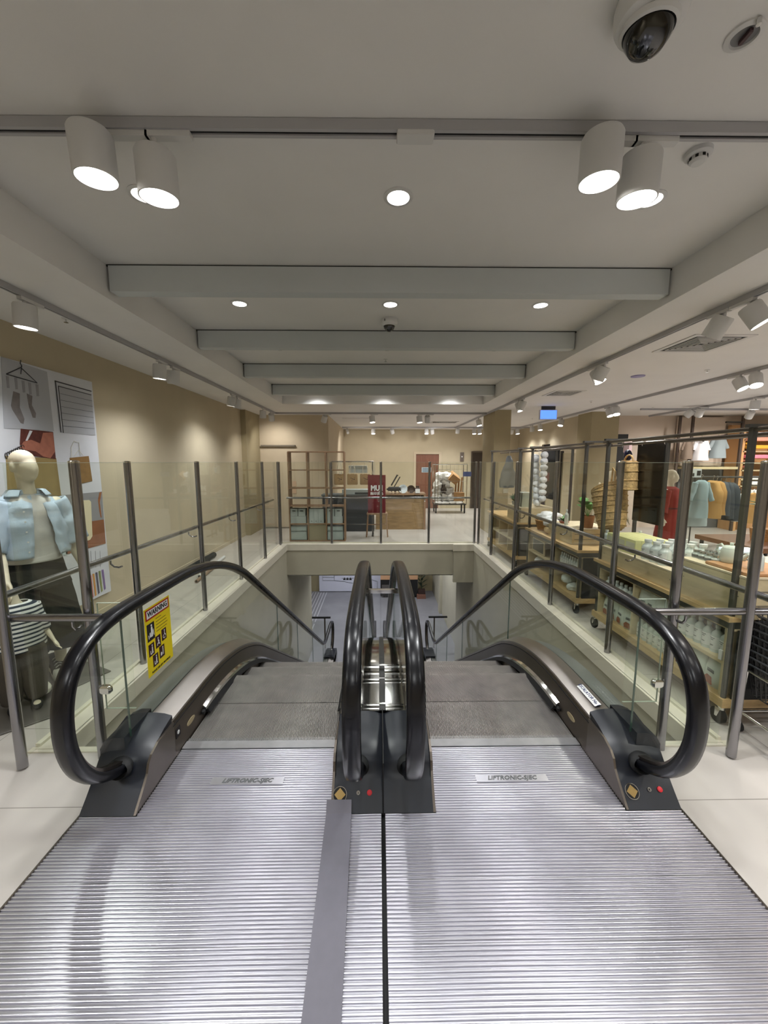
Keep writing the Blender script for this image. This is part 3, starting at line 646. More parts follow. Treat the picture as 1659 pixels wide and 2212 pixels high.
for px, aim, lit, lb in ((808, (0, -.2, -1), 1, 'far white spotlight above the red banner'), (848, (.3, .8, -1), 0, 'unlit far spotlight above the plates'), (923, (0, -.2, -1), 1, 'far white spotlight above the timber door'), (935, (.2, .6, -1), 0, 'unlit far spotlight right above the timber door'),
                         (1026, (0, -.2, -1), 1, 'far white spotlight above the lift door, left one'), (1037, (.1, -.2, -1), 1, 'far white spotlight above the lift door, right one'), (1108, (0, .6, -1), 0, 'unlit far spotlight behind the near column'), (1119, (.1, -.2, -1), 1, 'far lit spotlight behind the near column')):
    p = W(px, 930, Y=13.6); spot(p.x, 13.6, S-.042, aim, lb, 'spotlights on the far wall track', power=60 if lit else 0, R=.07, L=.155, lit=bool(lit))
t6 = track('light_track', (4.85, -2.5), (4.85, 13.6), S-.042, 'second long light track over the right shop floor')
GS = 'spotlights over the right shop floor'
for x, y, aim, p, lb in ((4.85, 1.8, (0, .2, -1), 40, 'spotlight on second right track above the viewpoint side'), (4.85, 5.15, (-.2, -.4, -1), 40, 'white spotlight on second right track, left of the pair at frame edge'), (4.85, 5.4, (.2, -.5, -1), 40, 'white spotlight on second right track, right of the pair at frame edge'),
                      (4.9, 8.2, (-.1, -.4, -1), 34, 'nearer spotlight of the pair before the far column top'), (4.9, 8.45, (.1, -.4, -1), 34, 'farther spotlight of the pair before the far column top'), (4.9, 10.6, (-.3, -.2, -1), 34, 'spotlight on second right track left of the far column'), (4.9, 12.0, (.0, -.2, -1), 28, 'nearer spotlight of the pair under the blue sign'), (4.9, 12.6, (.0, .1, -1), 28, 'farther spotlight of the pair under the blue sign')):
    spot(x, y, S-.042, aim, lb, GS, power=p, along='Y', R=.07, L=.155)
t7 = track('light_track', (7.0, 1), (7.0, 10.2), S-.042, 'third light track over the right shop floor')
t8 = track('light_track', (5.9, 8.9), (10.9, 8.9), S-.042, 'light track in front of the clothes wall')
for px, py, y, aim, p, lb, lit in ((1637, 868, 7.0, (0, .1, -1), 60, 'lit spotlight at the right frame edge over the clothes', 1), (1500, 890, 8.9, (-.5, .9, -1), 0, 'unlit spotlight tilted left over the hanging white shirt', 0), (1518, 888, 8.9, (.3, .9, -1), 0, 'unlit spotlight tilted right over the hanging white shirt', 0), (1627, 893, 8.9, (.3, .9, -1), 0, 'unlit spotlight over the folded orange and pink towels', 0)):
    q = W(px, py-8, Z=S-.05); spot(q.x, q.y, S-.042, aim, lb, 'spotlights before the clothes wall', power=p, R=.075, L=.16, lit=bool(lit))
for x, y in ((7.2, 9.2), (8.6, 9.0), (9.8, 8.9), (8, 5), (8, 2)):
    spot(x, y, S-.042, (0, .45 if y > 8 else 0, -1), 'spotlight high over the clothes wall', 'spotlights before the clothes wall', power=60, R=.07, L=.155) if y < 8 else lamp('clothes_wall_wash', (x, y-1.2, 2.8), 100, WARM, size=.08, angle=120, aim=(0, .6, -1))
# recessed downlights
GD = 'recessed round downlights in the ceiling tray'
def downlight(x, y, lb, power=34, z=T, R=.062):
    d = empty('downlight', (x, y, z), lb, 'downlight', GD)
    MB().lathe([(R*1.3, 0), (R*1.3, -.004), (R*1.0, -.008), (R*.96, -.004)], 32, Matrix.Translation((x, y, z)), cap=False).build('trim_ring', WHT, d, smooth=True)
    MB().lathe([(R*.95, -.005), (R*.5, -.0062), (.002, -.0065)], 28, Matrix.Translation((x, y, z))).build('lamp_lens', LAMP2 if z == T else LAMP, d)
    MB().tube([(x+R*1.03*math.cos(a), y+R*1.03*math.sin(a), z-.007) for a in [k*.2 for k in range(16)]], .002, 6).build('shadow_gap', BLKR, d)
    lamp('downlight_beam', (x, y, z-.03), power*LK, NEUT, size=.06, angle=140, blend=.9)
rows = ((.55, 'behind the viewpoint'), (2.33, 'nearest'), (3.79, 'second'), (5.21, 'third'), (6.7, 'fourth'), (8.08, 'farthest'))
for y, rn in rows:
    for x, cn in ((-1.27, 'left'), (.11, 'middle'), (1.5, 'right')):
        downlight(x, y, 'recessed downlight, %s one of the %s row in the ceiling tray' % (cn, rn), power=42 if y > 8 else 26)
for x in (-.6, .9, 2.0): lamp('cash_desk_wash', (x, 12.6, 2.86), 45, WARM, size=.08, angle=130, aim=(0, .7, -1))
# dome cameras
def dome(x, y, z, R, lb, ang=0):
    d = empty('dome_camera', (x, y, z), lb, 'security camera', 'white dome security cameras')
    Mx = Matrix.Translation((x, y, z))
    MB().lathe([(R*.97, 0), (R, -.01), (R, -.045*R/.1), (R*.93, -.062*R/.1), (R*.75, -.07*R/.1)], 40, Mx).build('housing', WHT, d, smooth=True)
    M2 = Mx @ Matrix.Rotation(ang, 4, 'X')
    MB().lathe([(R*.8, -.064*R/.1), (R*.78, -.078*R/.1), (R*.7, -.082*R/.1), (R*.66, -.07*R/.1)], 36, M2, cap=False).build('dome_ring', WHT, d, smooth=True)
    MB().lathe([(R*.68, -.074*R/.1), (R*.62, -.10*R/.1), (R*.45, -.125*R/.1), (R*.2, -.14*R/.1), (.002, -.143*R/.1)], 32, M2).build('dome_window', mat('smoked_dome', (12, 12, 13), .08, spec=.8), d, smooth=True)
    MB().cbox((x-R*.55, y-R*.86, z-.03), (.012, .004, .022), bev=.0015).build('screw_cap', mat('grey_plug', (110, 110, 112), .6), d)
    return d
dome(.86, 1.40, T, .105, 'large white dome security camera on the ceiling nearest the viewer', .12)
dome(.11, 4.17, T, .085, 'small white dome security camera beyond the first ceiling beam')
# detectors and sprinklers
for x, y, z, lb, st in ((1.245, 1.50, T, 'round white recessed ceiling fitting with dark centre, right of the large dome camera', 0), (1.50, 2.0, T, 'white ceiling smoke detector beside the right pair of spotlights', 1)):
    d = empty('smoke_detector', (x, y, z), lb, 'detector')
    if st:
        MB().lathe([(.055, 0), (.055, -.018), (.048, -.024)], 32, Matrix.Translation((x, y, z))).build('detector_base', WHT, d, smooth=True)
        MB().lathe([(.034, -.024), (.036, -.04), (.026, -.05), (.005, -.05)], 28, Matrix.Translation((x, y, z))).build('detector_head', WHT, d, smooth=True)
        m_ = MB()
        for k in range(8): a = k*PI/4; m_.cbox((x+.0352*math.cos(a), y+.0352*math.sin(a), z-.032), (.004, .012, .012), Matrix.Rotation(a, 4, 'Z'))
        m_.build('detector_slots', BLKR, d)
    else:
        MB().lathe([(.055, 0), (.055, -.006), (.040, -.010), (.037, -.003)], 36, Matrix.Translation((x, y, z)), cap=False).build('plate_ring', WHT, d, smooth=True)
        MB().lathe([(.037, -.003), (.002, -.002)], 28, Matrix.Translation((x, y, z))).build('plate_recess', mat('recess_grey', (120, 120, 122), .6), d)
        MB().cbox((x, y-.006, z-.012), (.013, .05, .014), bev=.003).build('clapper', mat('clapper_dark', (70, 48, 52), .5), d)
        MB().cyl((x, y-.052, z-.004), (x, y-.052, z-.022), .008, n=12).build('sprinkler_tip', CHR, d)
def sprinkler(x, y, z, lb):
    d = empty('sprinkler', (x, y, z), lb, 'sprinkler', 'ceiling sprinkler heads')
    MB().lathe([(.03, 0), (.028, -.005), (.01, -.006)], 18, Matrix.Translation((x, y, z))).build('escutcheon', WHT, d, smooth=True)
    m_ = MB(); m_.cyl((x, y, z), (x, y, z-.03), .006, n=8); m_.cyl((x, y, z-.03), (x, y, z-.033), .017, n=14); m_.build('sprinkler_head', CHR, d)
for px, py, z, lb in ((142, 688, S, 'small sprinkler head on the ceiling above the left aisle'), (833, 776, T, 'small sprinkler head beyond the second ceiling beam'), (1277, 866, S, 'small sprinkler head near the second air vent'), (1410, 880, S, 'small sprinkler head over the shop floor right of the far column'), (1528, 799, S, 'small sprinkler head above the black hanging panel'), (1150, 903, S, 'small sprinkler head beside the near column')):
    q = W(px, py, Z=z); sprinkler(q.x, q.y, z, lb)
# air vents
def vent(x, y, w, l, lb, n=7):
    d = empty('air_vent', (x, y, S), lb, 'air vent', 'square ceiling air vents')
    m_ = MB(); b = .05
    for a0, a1, b0, b1 in ((-w, w, -l, -l+b), (-w, w, l-b, l), (-w, -w+b, -l+b, l-b), (w-b, w, -l+b, l-b)): m_.box((x+a0, y+b0, S-.008), (x+a1, y+b1, S))
    m_.build('vent_frame', WHT, d)
    MB().box((x-w+b, y-l+b, S-.002), (x+w-b, y+l-b, S)).build('vent_throat', BLKR, d)
    m_ = MB()
    for k in range(n-1):
        t = (k+1)/n; a = (w-b)*t; c_ = (l-b)*t
        for p, q in (((-a, -c_), (a, -c_)), ((a, -c_), (a, c_)), ((a, c_), (-a, c_)), ((-a, c_), (-a, -c_))): m_.cyl((x+p[0], y+p[1], S-.006), (x+q[0], y+q[1], S-.006), .006, n=4)
    m_.build('vent_blades', WHT, d)
vent(3.3, 4.12, .3, .3, 'nearest square air vent in the low ceiling right of the tray'); vent(3.25, 7.0, .27, .27, 'smaller looking square air vent farther along the right low ceiling')
q = W(960, 912, Z=S); vent(q.x, q.y, .4, .25, 'slotted air vent in the ceiling before the timber door')
q = W(690, 900, Z=S); m_ = MB(); m_.box((-1.0, 10.9, S-.012), (-.2, 11.3, S)); tag(m_.build('ceiling_hatch', CEIL), 'flush white access hatch in the ceiling above the counter', 'hatch')
q = W(1378, 812, Z=S); g = empty('ceiling_speaker', (q.x, q.y, S), 'round lilac lit speaker plate on the low ceiling', 'speaker')
MB().lathe([(.09, 0), (.085, -.012), (.002, -.014)], 28, Matrix.Translation((q.x, q.y, S))).build('plate', mat('lilac_plate', (150, 146, 190), .5), g, smooth=True)
# blue illuminated sign
q = W(1184, 896, Y=8.6)
g = empty('exit_sign', (q.x, 8.6, S), 'blue illuminated box sign hanging from the ceiling left of the far column', 'sign')
MB().box((q.x-.19, 8.58, q.z-.105), (q.x+.19, 8.63, q.z+.105)).build('sign_box', mat('sign_case', (200, 205, 215), .4), g)
MB().box((q.x-.175, 8.574, q.z-.09), (q.x+.175, 8.58, q.z+.09)).build('lit_face', mat('blue_lit', (92, 142, 255), .5, emit=1.1), g)
MB().box((q.x-.15, 8.59, q.z+.105), (q.x+.15, 8.62, S)).build('hanger', DKMET, g)
# ================================================================ LEFT SIDE : POSTER, MANNEQUINS
PX = -3.175
def flat(pts, X=PX, lift=0., t=.0015):
    q = [W(x, y, X=X) for x, y in pts]; mb = MB()
    return mb.prism([(p.y, p.z) for p in q], lambda y, z: (X+lift, y, z), lambda y, z: (X+lift+t, y, z))
po = empty('wall_poster', (PX, 3.9, .25), 'tall white fabric poster with product photos hanging on the left beige wall', 'poster')
m_ = MB(); n = 16; R_ = []
for i in range(n+1):
    t = i/n; z = .235+(2.63-.235)*t; x = PX-.004-.012*math.sin(t*PI)*0
    lean = 0
    R_.append([Vector((x+lean, 3.28, z)), Vector((x+lean+.003, 3.28, z)), Vector((x+lean+.003, 4.5, z)), Vector((x+lean, 4.5, z))])
m_.rings(R_); m_.build('canvas', mat('poster_cloth', (212, 214, 220), .8, var=.02), po)
def pp(name, rgb, pts, lift=.001, **k): return flat(pts, lift=lift).build(name, mat('print_%d_%d_%d' % rgb, rgb, .8, **k), po)
pp('print_panel', (176, 178, 184), [(2, 770), (101, 803), (116, 931), (8, 925)], .001)
pp('print_panel', (150, 128, 80), [(12, 985), (121, 990), (132, 1072), (16, 1062)], .001, var=.1, scale=8)
pp('print_panel', (92, 44, 36), [(44, 926), (114, 933), (120, 992), (64, 984), (42, 960)], .0022, var=.2, scale=30)
pp('print_hand', (166, 104, 84), [(50, 954), (66, 950), (86, 958), (92, 935), (113, 934), (118, 975), (108, 990), (92, 986), (76, 975), (56, 972), (42, 968)], .0034, var=.1, scale=25)
pp('print_pen', (214, 214, 216), [(63, 930), (69, 931), (58, 952), (54, 952)], .0046)
m_ = MB()
for k in range(9):
    p = W(12+k*4.5, 984-k*2.2, X=PX); m_.tube([(PX+.006, p.y+.012*math.cos(a), p.z+.022*math.sin(a)) for a in [j*.6 for j in range(10)]], .003, 5)
m_.build('print_rings', INK, po)
m_ = MB()
def pxl(pts, r=.004, X=PX+.005): m_.tube([tuple(W(x, y, X=X)) for x, y in pts], r, 5)
pxl([(45, 778), (44, 785), (47, 790), (45, 808)]); pxl([(14, 808), (45, 794), (80, 827), (14, 808)], .005); m_.build('print_hanger', mat('print_line', (70, 70, 74), .7), po)
for q in ([(28, 845), (42, 850), (42, 880), (52, 905), (50, 916), (44, 914), (26, 885), (23, 876)], [(57, 850), (69, 855), (68, 875), (77, 893), (76, 903), (70, 902), (62, 880)]): pp('print_sock', (128, 122, 122), q, .0022, var=.12, scale=20)
for k, (x, y) in enumerate(((12, 812), (30, 815), (46, 822), (60, 826), (76, 830))): pp('print_peg', (150, 150, 154), [(x, y), (x+6, y+1), (x+8, y+26), (x+3, y+26)], .0022)
pp('print_panel', (196, 198, 204), [(119, 823), (197, 845), (206, 941), (132, 934)], .001)
pp('print_blind', (176, 178, 184), [(126, 832), (196, 852), (205, 940), (136, 934)], .0022)
m_ = MB(); pxl([(119, 823), (197, 845)], .006); pxl([(120, 824), (132, 934)], .004); pxl([(126, 834), (137, 935)], .003); pxl([(126, 834), (197, 853)], .004)
for k in range(6): pxl([(130+k, 850+k*14), (199+k, 866+k*12)], .0015)
m_.build('print_drawing', mat('print_line', (70, 70, 74), .7), po)
pp('print_tote', (138, 104, 58), [(150, 989), (191, 985), (199, 1039), (165, 1047), (158, 1040)], .002, var=.12, scale=20)
m_ = MB(); pxl([(155, 988), (154, 966), (160, 953), (170, 956), (174, 985)], .003); pxl([(160, 985), (170, 972), (180, 984)], .003); m_.build('print_handles', mat('print_pale', (226, 224, 214), .8), po)
pp('print_panel', (142, 142, 146), [(130, 1070), (220, 1062), (224, 1122), (137, 1135)], .001)
pp('print_panel', (138, 84, 52), [(137, 1135), (224, 1122), (228, 1174), (142, 1198)], .001, var=.12)
pp('print_lamp', (226, 216, 180), [(168, 1084), (172, 1081), (192, 1080), (196, 1084), (199, 1158), (194, 1166), (182, 1170), (176, 1164)], .0022)
pp('print_chair', (150, 92, 54), [(219, 1062), (214, 1064), (211, 1080), (214, 1105), (217, 1118), (219, 1118), (215, 1085)], .0024)
for k, c in enumerate(((76, 132, 146), (206, 92, 74), (206, 150, 82), (92, 88, 104), (138, 146, 92), (134, 112, 160))):
    x = 186+k*6.6; pp('print_pencil', c, [(x, 1246-k*3), (x+4, 1245-k*3), (x+9, 1294-k*4.5), (x+6, 1297-k*4.5)], .002)
m_ = MB()
for k in range(14):
    p = W(184+k*2.8, 1230-k*1.2, X=PX+.004); m_.cbox(p, (.003, .018, .02))
for k in range(4): pxl([(186+k*10, 1190), (187+k*10, 1225)], .0015)
m_.build('print_pen_caps', mat('print_line', (70, 70, 74), .7), po)
pp('print_panel', (186, 200, 198), [(17, 1064), (131, 1074), (146, 1200), (60, 1190)], .001)

def shoe(parent, x, y, rz, black=True, L=.27):
    """low canvas sneaker, toe towards local -Y"""
    M = Matrix.Translation((x, y, .012)) @ Matrix.Rotation(rz, 4, 'Z') @ Matrix.Scale(L/.27, 4) @ Matrix.Scale(1.2, 4, (0, 0, 1))
    ol = [(0, -.165), (.022, -.16), (.042, -.14), (.05, -.10), (.046, -.04), (.036, .02), (.036, .07), (.026, .10), (0, .108), (-.026, .10), (-.034, .07), (-.034, .02), (-.042, -.04), (-.046, -.10), (-.038, -.14), (-.022, -.16)]
    R = [[M @ Vector((a*k, b*k, z)) for a, b in ol] for z, k in ((0, .97), (.004, 1), (.022, 1), (.026, .96))]
    s_ = MB().rings(R).build('shoe_sole', mat('rubber_white', (222, 220, 206), .6), parent, smooth=True)
    U = []
    for z, k, by in ((.026, .94, 0), (.045, .88, .0), (.06, .74, .018), (.075, .6, .045), (.088, .5, .06)):
        U.append([M @ Vector((a*(.6+.4*k), by+(b*k), z-.018*max(0, (-b-.02)/.15))) for a, b in ol])
    u = MB().rings(U).build('shoe_upper', mat('canvas_black', (44, 42, 38), .85), parent, smooth=True)
    T_ = [[M @ Vector((a*k, -.006+b*(k if b < -.1 else k*.9), z)) for a, b in ol if b < -.09] for z, k in ((.024, 1.0), (.036, .95), (.046, .85), (.050, .7))]
    MB().rings(T_).build('toe_cap', mat('rubber_white', (222, 220, 206), .6), u, smooth=True)
    l_ = MB()
    for k in range(4):
        yy = -.07+k*.026; zz = .054+k*.008
        l_.tube([M @ Vector((-.022, yy, zz)), M @ Vector((0, yy+.006, zz+.01)), M @ Vector((.018, yy+.012, zz+.002))], .0017, 6)
        l_.tube([M @ Vector((.022, yy, zz)), M @ Vector((0, yy+.006, zz+.01)), M @ Vector((-.018, yy+.012, zz+.002))], .0017, 6)
    l_.build('laces', PAP, u)
def hand(mb, w, d, s=1., side=1, curl=.25):
    """hand from wrist w going along d (down), palm thickness axis x"""
    w = Vector(w); d = Vector(d).normalized(); f_ = Vector((0, -1, 0)); f_ = (f_-d*f_.dot(d)).normalized(); n = d.cross(f_)*side
    capsule(mb, [w, w+d*.035*s, w+d*.085*s], [.021*s, .026*s, .024*s])
    for k in range(4):
        o = f_*(.027-.018*k)*s; L = (.062, .07, .066, .05)[k]*s; b0 = w+d*.085*s+o
        p1 = b0+d*L*.5+n*curl*.012; p2 = b0+d*L+n*curl*.035
        capsule(mb, [w+d*.05*s+o*.8, b0, p1, p2], [.0115*s, .0105*s, .0095*s, .008*s], 10)
    t0 = w+d*.03*s+f_*.022*s; capsule(mb, [t0, t0+d*.03*s+f_*.026*s, t0+d*.065*s+f_*.034*s+n*.004], [.014*s, .0115*s, .009*s], 10)
def sx(k): return (-k, k)
def mannequin_body(parent, H=1.82, head=True, voxel=.0075, legs=True, yaw_head=.6, arms=((-.06, 0), (.06, 0)), mtl=None, feet=True):
    s = H/1.82; mb = MB()
    # torso from stacked sections
    secs = [(.86, .155, .10), (.93, .168, .115), (1.0, .150, .105), (1.09, .122, .09), (1.18, .132, .098), (1.29, .152, .112), (1.38, .155, .10), (1.44, .13, .075), (1.475, .075, .06), (1.53, .052, .052), (1.60, .05, .05)]
    if not head: secs = [(.86, .155, .10), (.93, .165, .115), (1.05, .15, .11), (1.2, .15, .11), (1.38, .155, .10), (1.46, .12, .085), (1.53, .075, .07), (1.6, .062, .06), (1.665, .06, .058)]
    mb.rings([[Vector((rx*s*math.cos(2*PI*k/24), .01*s+ry*s*math.sin(2*PI*k/24), z*s)) for k in range(24)] for z, rx, ry in secs])
    for sd, (ox, oy) in ((-1, arms[0]), (1, arms[1])):
        sh = Vector((sd*.165*s, .01, 1.405*s)); el = Vector((sd*.215*s+ox*.4, .02+oy*.3, 1.13*s)); wr = Vector((sd*.235*s+ox, -.04+oy, .90*s))
        capsule(mb, [Vector((sd*.10*s, .01, 1.40*s)), sh, (sh+el)/2, el, (el+wr)/2, wr], [.06*s, .056*s, .044*s, .036*s, .034*s, .022*s]); hand(mb, wr, (wr-el), s, side=-sd)
    if legs:
        for sd in (-1, 1):
            hp = Vector((sd*.085*s, 0, .90*s)); kn = Vector((sd*.095*s, -.01, .50*s)); an = Vector((sd*.10*s, .03, .09*s))
            capsule(mb, [hp, (hp+kn)/2, kn, kn*.55+an*.45, an], [.085*s, .07*s, .052*s, .05*s, .034*s])
            if feet: capsule(mb, [an, an+Vector((sd*.01, -.07, -.04))*s, an+Vector((sd*.015, -.13, -.055))*s], [.034*s, .03*s, .022*s])
    if head:
        Mh = Matrix.Translation((0, -.005, 1.70*s)) @ Matrix.Rotation(yaw_head, 4, 'Z')
        mb.ell(Mh @ Vector((0, .022, .03)), (.074*s, .098*s, .09*s), 20, 12, Matrix.Rotation(yaw_head, 3, 'Z').to_4x4() @ Matrix.Rotation(-.25, 4, 'X'))
        mb.ell(Mh @ Vector((0, -.025, -.025)), (.062*s, .075*s, .098*s), 20, 12, Matrix.Rotation(yaw_head, 4, 'Z'))
        mb.ell(Mh @ Vector((0, -.055, -.085)), (.034*s, .034*s, .03*s), 14, 8)
        mb.ell(Mh @ Vector((0, -.093, -.035)), (.009*s, .010*s, .026*s), 10, 8)
        for sd in (-1, 1): mb.ell(Mh @ Vector((sd*.072, .012, -.012)), (.016*s, .026*s, .038*s), 12, 8, Matrix.Rotation(yaw_head, 4, 'Z'))
        capsule(mb, [(0, .012, 1.56*s), Mh @ Vector((0, .02, -.04))], [.052*s, .055*s])
    return organic(mb, 'body', mtl or MANN, parent, voxel*s if voxel > .006 else voxel, 6)
def arc_cloth(name, rings, m, parent, a0, a1, n=36, amp=.006, freq=10, seed=1, thick=.004):
    R = []; fine = []
    for i in range(len(rings)-1):
        for k in range(5): fine.append([rings[i][j]*(1-k/5)+rings[i+1][j]*k/5 for j in range(5)])
    fine.append(rings[-1])
    for i, (cx, cy, z, rx, ry) in enumerate(fine):
        r = []; op = .55*i/len(fine)
        for k in range(n+1):
            a = (a0+op*.4)+(a1-a0-op*.8)*k/n; p = Vector((cx+rx*math.cos(a), cy+ry*math.sin(a), z-.05*math.sin(2*a)*0)); q = noise.noise(p*freq+Vector((seed, 0, 0)))+.5*noise.noise(p*freq*2.3)
            p += Vector((math.cos(a), math.sin(a), 0))*(q*amp*2+.008*math.sin(a*7+seed)*(i/len(fine))); r.append(p)
        R.append(r)
    o = MB().rings(R, cap=False, closed=False).build(name, m, parent, smooth=True)
    s_ = o.modifiers.new('t', 'SOLIDIFY'); s_.thickness = thick; return o
def local_thing(name, label, cat, group=None):
    r = bpy.data.objects.new(name, None); C.objects.link(r); WLOC[r.name] = Vector((0, 0, 0)); return tag(r, label, cat, group)
def limb_cloth(name, a, b, ra, rb, m, parent, seed=0, amp=.005, thick=.004, n=22):
    a = Vector(a); b = Vector(b); z = (b-a).normalized(); x = z.orthogonal().normalized(); y = z.cross(x); R = []
    for i in range(15):
        t = i/14; c_ = a.lerp(b, t); r = ra+(rb-ra)*t; rr = []
        for k in range(n):
            u = 2*PI*k/n; p = c_+(x*math.cos(u)+y*math.sin(u))*r; p += (p-c_).normalized()*noise.noise(p*14+Vector((seed, 0, 0)))*amp*2; rr.append(p)
        R.append(rr)
    o = MB().rings(R, cap=False).build(name, m, parent, smooth=True); s_ = o.modifiers.new('t', 'SOLIDIFY'); s_.thickness = thick; return o
# adult mannequin ----------------------------------------------------------
am = local_thing('mannequin', 'cream adult mannequin in open pale blue shirt, white tee and dark wide trousers', 'mannequin')
mannequin_body(am, 1.83, True, .0072, True, .25, ((.0, -.2), (.05, .03)), feet=False)
TEE = mat('tee_white', (206, 204, 200), .9, bump=.1, bscale=200); BLUE = mat('shirt_pale_blue', (186, 204, 222), .85, var=.04, scale=6, bump=.12, bscale=120); DARK = mat('trouser_charcoal', (22, 25, 26), .95, var=.1)
cloth('tee', [(0, .005, 1.50, .075, .07), (0, .005, 1.46, .14, .10), (0, .0, 1.36, .165, .122), (0, -.0, 1.2, .162, .128), (0, 0, 1.04, .168, .135), (0, 0, .985, .17, .138)], TEE, am, amp=.006, freq=7, fold=.02, nf=6)
arc_cloth('shirt', [(0, .02, 1.50, .10, .085), (0, .02, 1.465, .165, .11), (0, .015, 1.40, .205, .14), (0, .01, 1.25, .225, .165), (0, .01, 1.12, .235, .175), (0, .01, 1.03, .238, .18)], BLUE, am, -PI*.5+.24, PI*1.5+.0, amp=.013, freq=9, seed=4)
sp = arc_cloth('collar', [(0, .022, 1.50, .092, .082), (0, .022, 1.535, .088, .08), (0, .02, 1.53, .11, .10), (0, .015, 1.485, .14, .125)], BLUE, am, -PI*.5+.42, PI*1.5-.42, amp=.002, seed=2)
for sd in (-1, 1):
    limb_cloth('sleeve', (sd*.15, .01, 1.44), (sd*.25+(-.012 if sd < 0 else .02), (-.06 if sd < 0 else 0), 1.10), .085, .098, BLUE, am, seed=sd*3, amp=.008)
m_ = MB()
for k in range(5): m_.lathe([(.006, 0), (.006, .003)], 10, Matrix.Translation((-.078+k*.001, -.158-.001*k, 1.38-k*.075)) @ Matrix.Rotation(PI/2, 4, 'X'))
m_.build('shirt_buttons', PAP, am)
cloth('waistband', [(0, 0, 1.02, .15, .11), (0, 0, .98, .165, .125), (0, 0, .88, .19, .15), (0, 0, .78, .215, .165)], DARK, am, amp=.004)
for sd in (-1, 1):
    cloth('trouser_leg', [(sd*.09, 0, .84, .115, .14), (sd*.105, 0, .65, .13, .155), (sd*.12, 0, .40, .145, .17), (sd*.125, 0, .27, .15, .175)], DARK, am, amp=.006, freq=6, fold=.035, nf=5, seed=sd)
for sd in (-1, 1): shoe(am, sd*.10-.03, -.02+.05*sd, -.12*sd, L=.33)
am.location = (-2.665, 2.98, .012); am.rotation_euler = (0, 0, math.radians(58))
PLT = mat('base_plate_grey', (92, 88, 84), .45)
def base_plate(par, x, y, w, rz):
    M = Matrix.Translation((x, y, -.006)) @ Matrix.Rotation(rz, 4, 'Z')
    MB().cbox((0, 0, 0), (w, w, .011), M, .003).build('base_plate', PLT, par)
base_plate(am, .04, -.05, .52, .1)
# striped child mannequin --------------------------------------------------
def stripe_mat(name, a, b, pitch, duty=.45):
    m = bpy.data.materials.new(name); m.use_nodes = True; N = m.node_tree.nodes; L = m.node_tree.links; bs = N['Principled BSDF']; bs.inputs['Roughness'].default_value = .9
    tc = N.new('ShaderNodeTexCoord'); sp_ = N.new('ShaderNodeSeparateXYZ'); d = N.new('ShaderNodeMath'); d.operation = 'DIVIDE'; d.inputs[1].default_value = pitch; f_ = N.new('ShaderNodeMath'); f_.operation = 'FRACT'; g = N.new('ShaderNodeMath'); g.operation = 'LESS_THAN'; g.inputs[1].default_value = duty
    mx = N.new('ShaderNodeMix'); mx.data_type = 'RGBA'; mx.inputs[6].default_value = s2l(a); mx.inputs[7].default_value = s2l(b)
    L.new(tc.outputs['Object'], sp_.inputs[0]); L.new(sp_.outputs[2], d.inputs[0]); L.new(d.outputs[0], f_.inputs[0]); L.new(f_.outputs[0], g.inputs[0]); L.new(g.outputs[0], mx.inputs[0]); L.new(mx.outputs[2], bs.inputs['Base Color']); return m
STR = stripe_mat('navy_stripes', (222, 222, 222), (34, 46, 62), .029)
def child(label, pants, loc, rz, H=.9, shoes=True):
    cm = local_thing('child_mannequin', label, 'mannequin', None); s = H/1.82
    mannequin_body(cm, H*1.0, False, .0085, True, 0, ((-.02, -.02), (.07, -.03)))
    cloth('striped_top', [(0, 0, 1.52*s, .16*s, .13*s), (0, 0, 1.47*s, .24*s, .18*s), (0, 0, 1.36*s, .28*s, .21*s), (0, 0, 1.15*s, .29*s, .225*s), (0, 0, .96*s, .30*s, .235*s), (0, 0, .86*s, .30*s, .235*s)], STR, cm, amp=.004, freq=12)
    for sd in (-1, 1): limb_cloth('striped_sleeve', (sd*.18*s, 0, 1.44*s), (sd*(.26*s+.01), .0, 1.06*s), .10*s, .09*s, STR, cm, seed=sd, amp=.003)
    for sd in (-1, 1): cloth('trouser_leg', [(sd*.10*s, 0, .92*s, .19*s, .22*s), (sd*.12*s, 0, .6*s, .18*s, .22*s), (sd*.13*s, .01, .3*s, .14*s, .18*s), (sd*.13*s, .015, .12*s, .11*s, .15*s)], pants, cm, amp=.003, seed=sd)
    for sd in (-1, 1):
        MB().ell((sd*.12*s, -.045, .022), (.034, .085, .024), 18, 8).build('flat_shoe', BLACKF, cm, smooth=True)
        MB().ell((sd*.12*s, -.07, .036), (.022, .035, .014), 14, 8).build('shoe_opening', MANN, cm, smooth=True)
    base_plate(cm, .0, -.05, .44, .0); cm.location = loc; cm.rotation_euler = (0, 0, rz); return cm
TAUPE = mat('trouser_taupe', (74, 68, 60), .95, bump=.2, bscale=200)
child('headless child mannequin in navy striped top and taupe trousers beside corner post', TAUPE, (-2.53, 2.62, .012), .75, .93)
child('headless child mannequin in striped top and black trousers, mostly cut by the left frame edge', BLACKF, (-2.93, 2.42, .012), .5, .9)
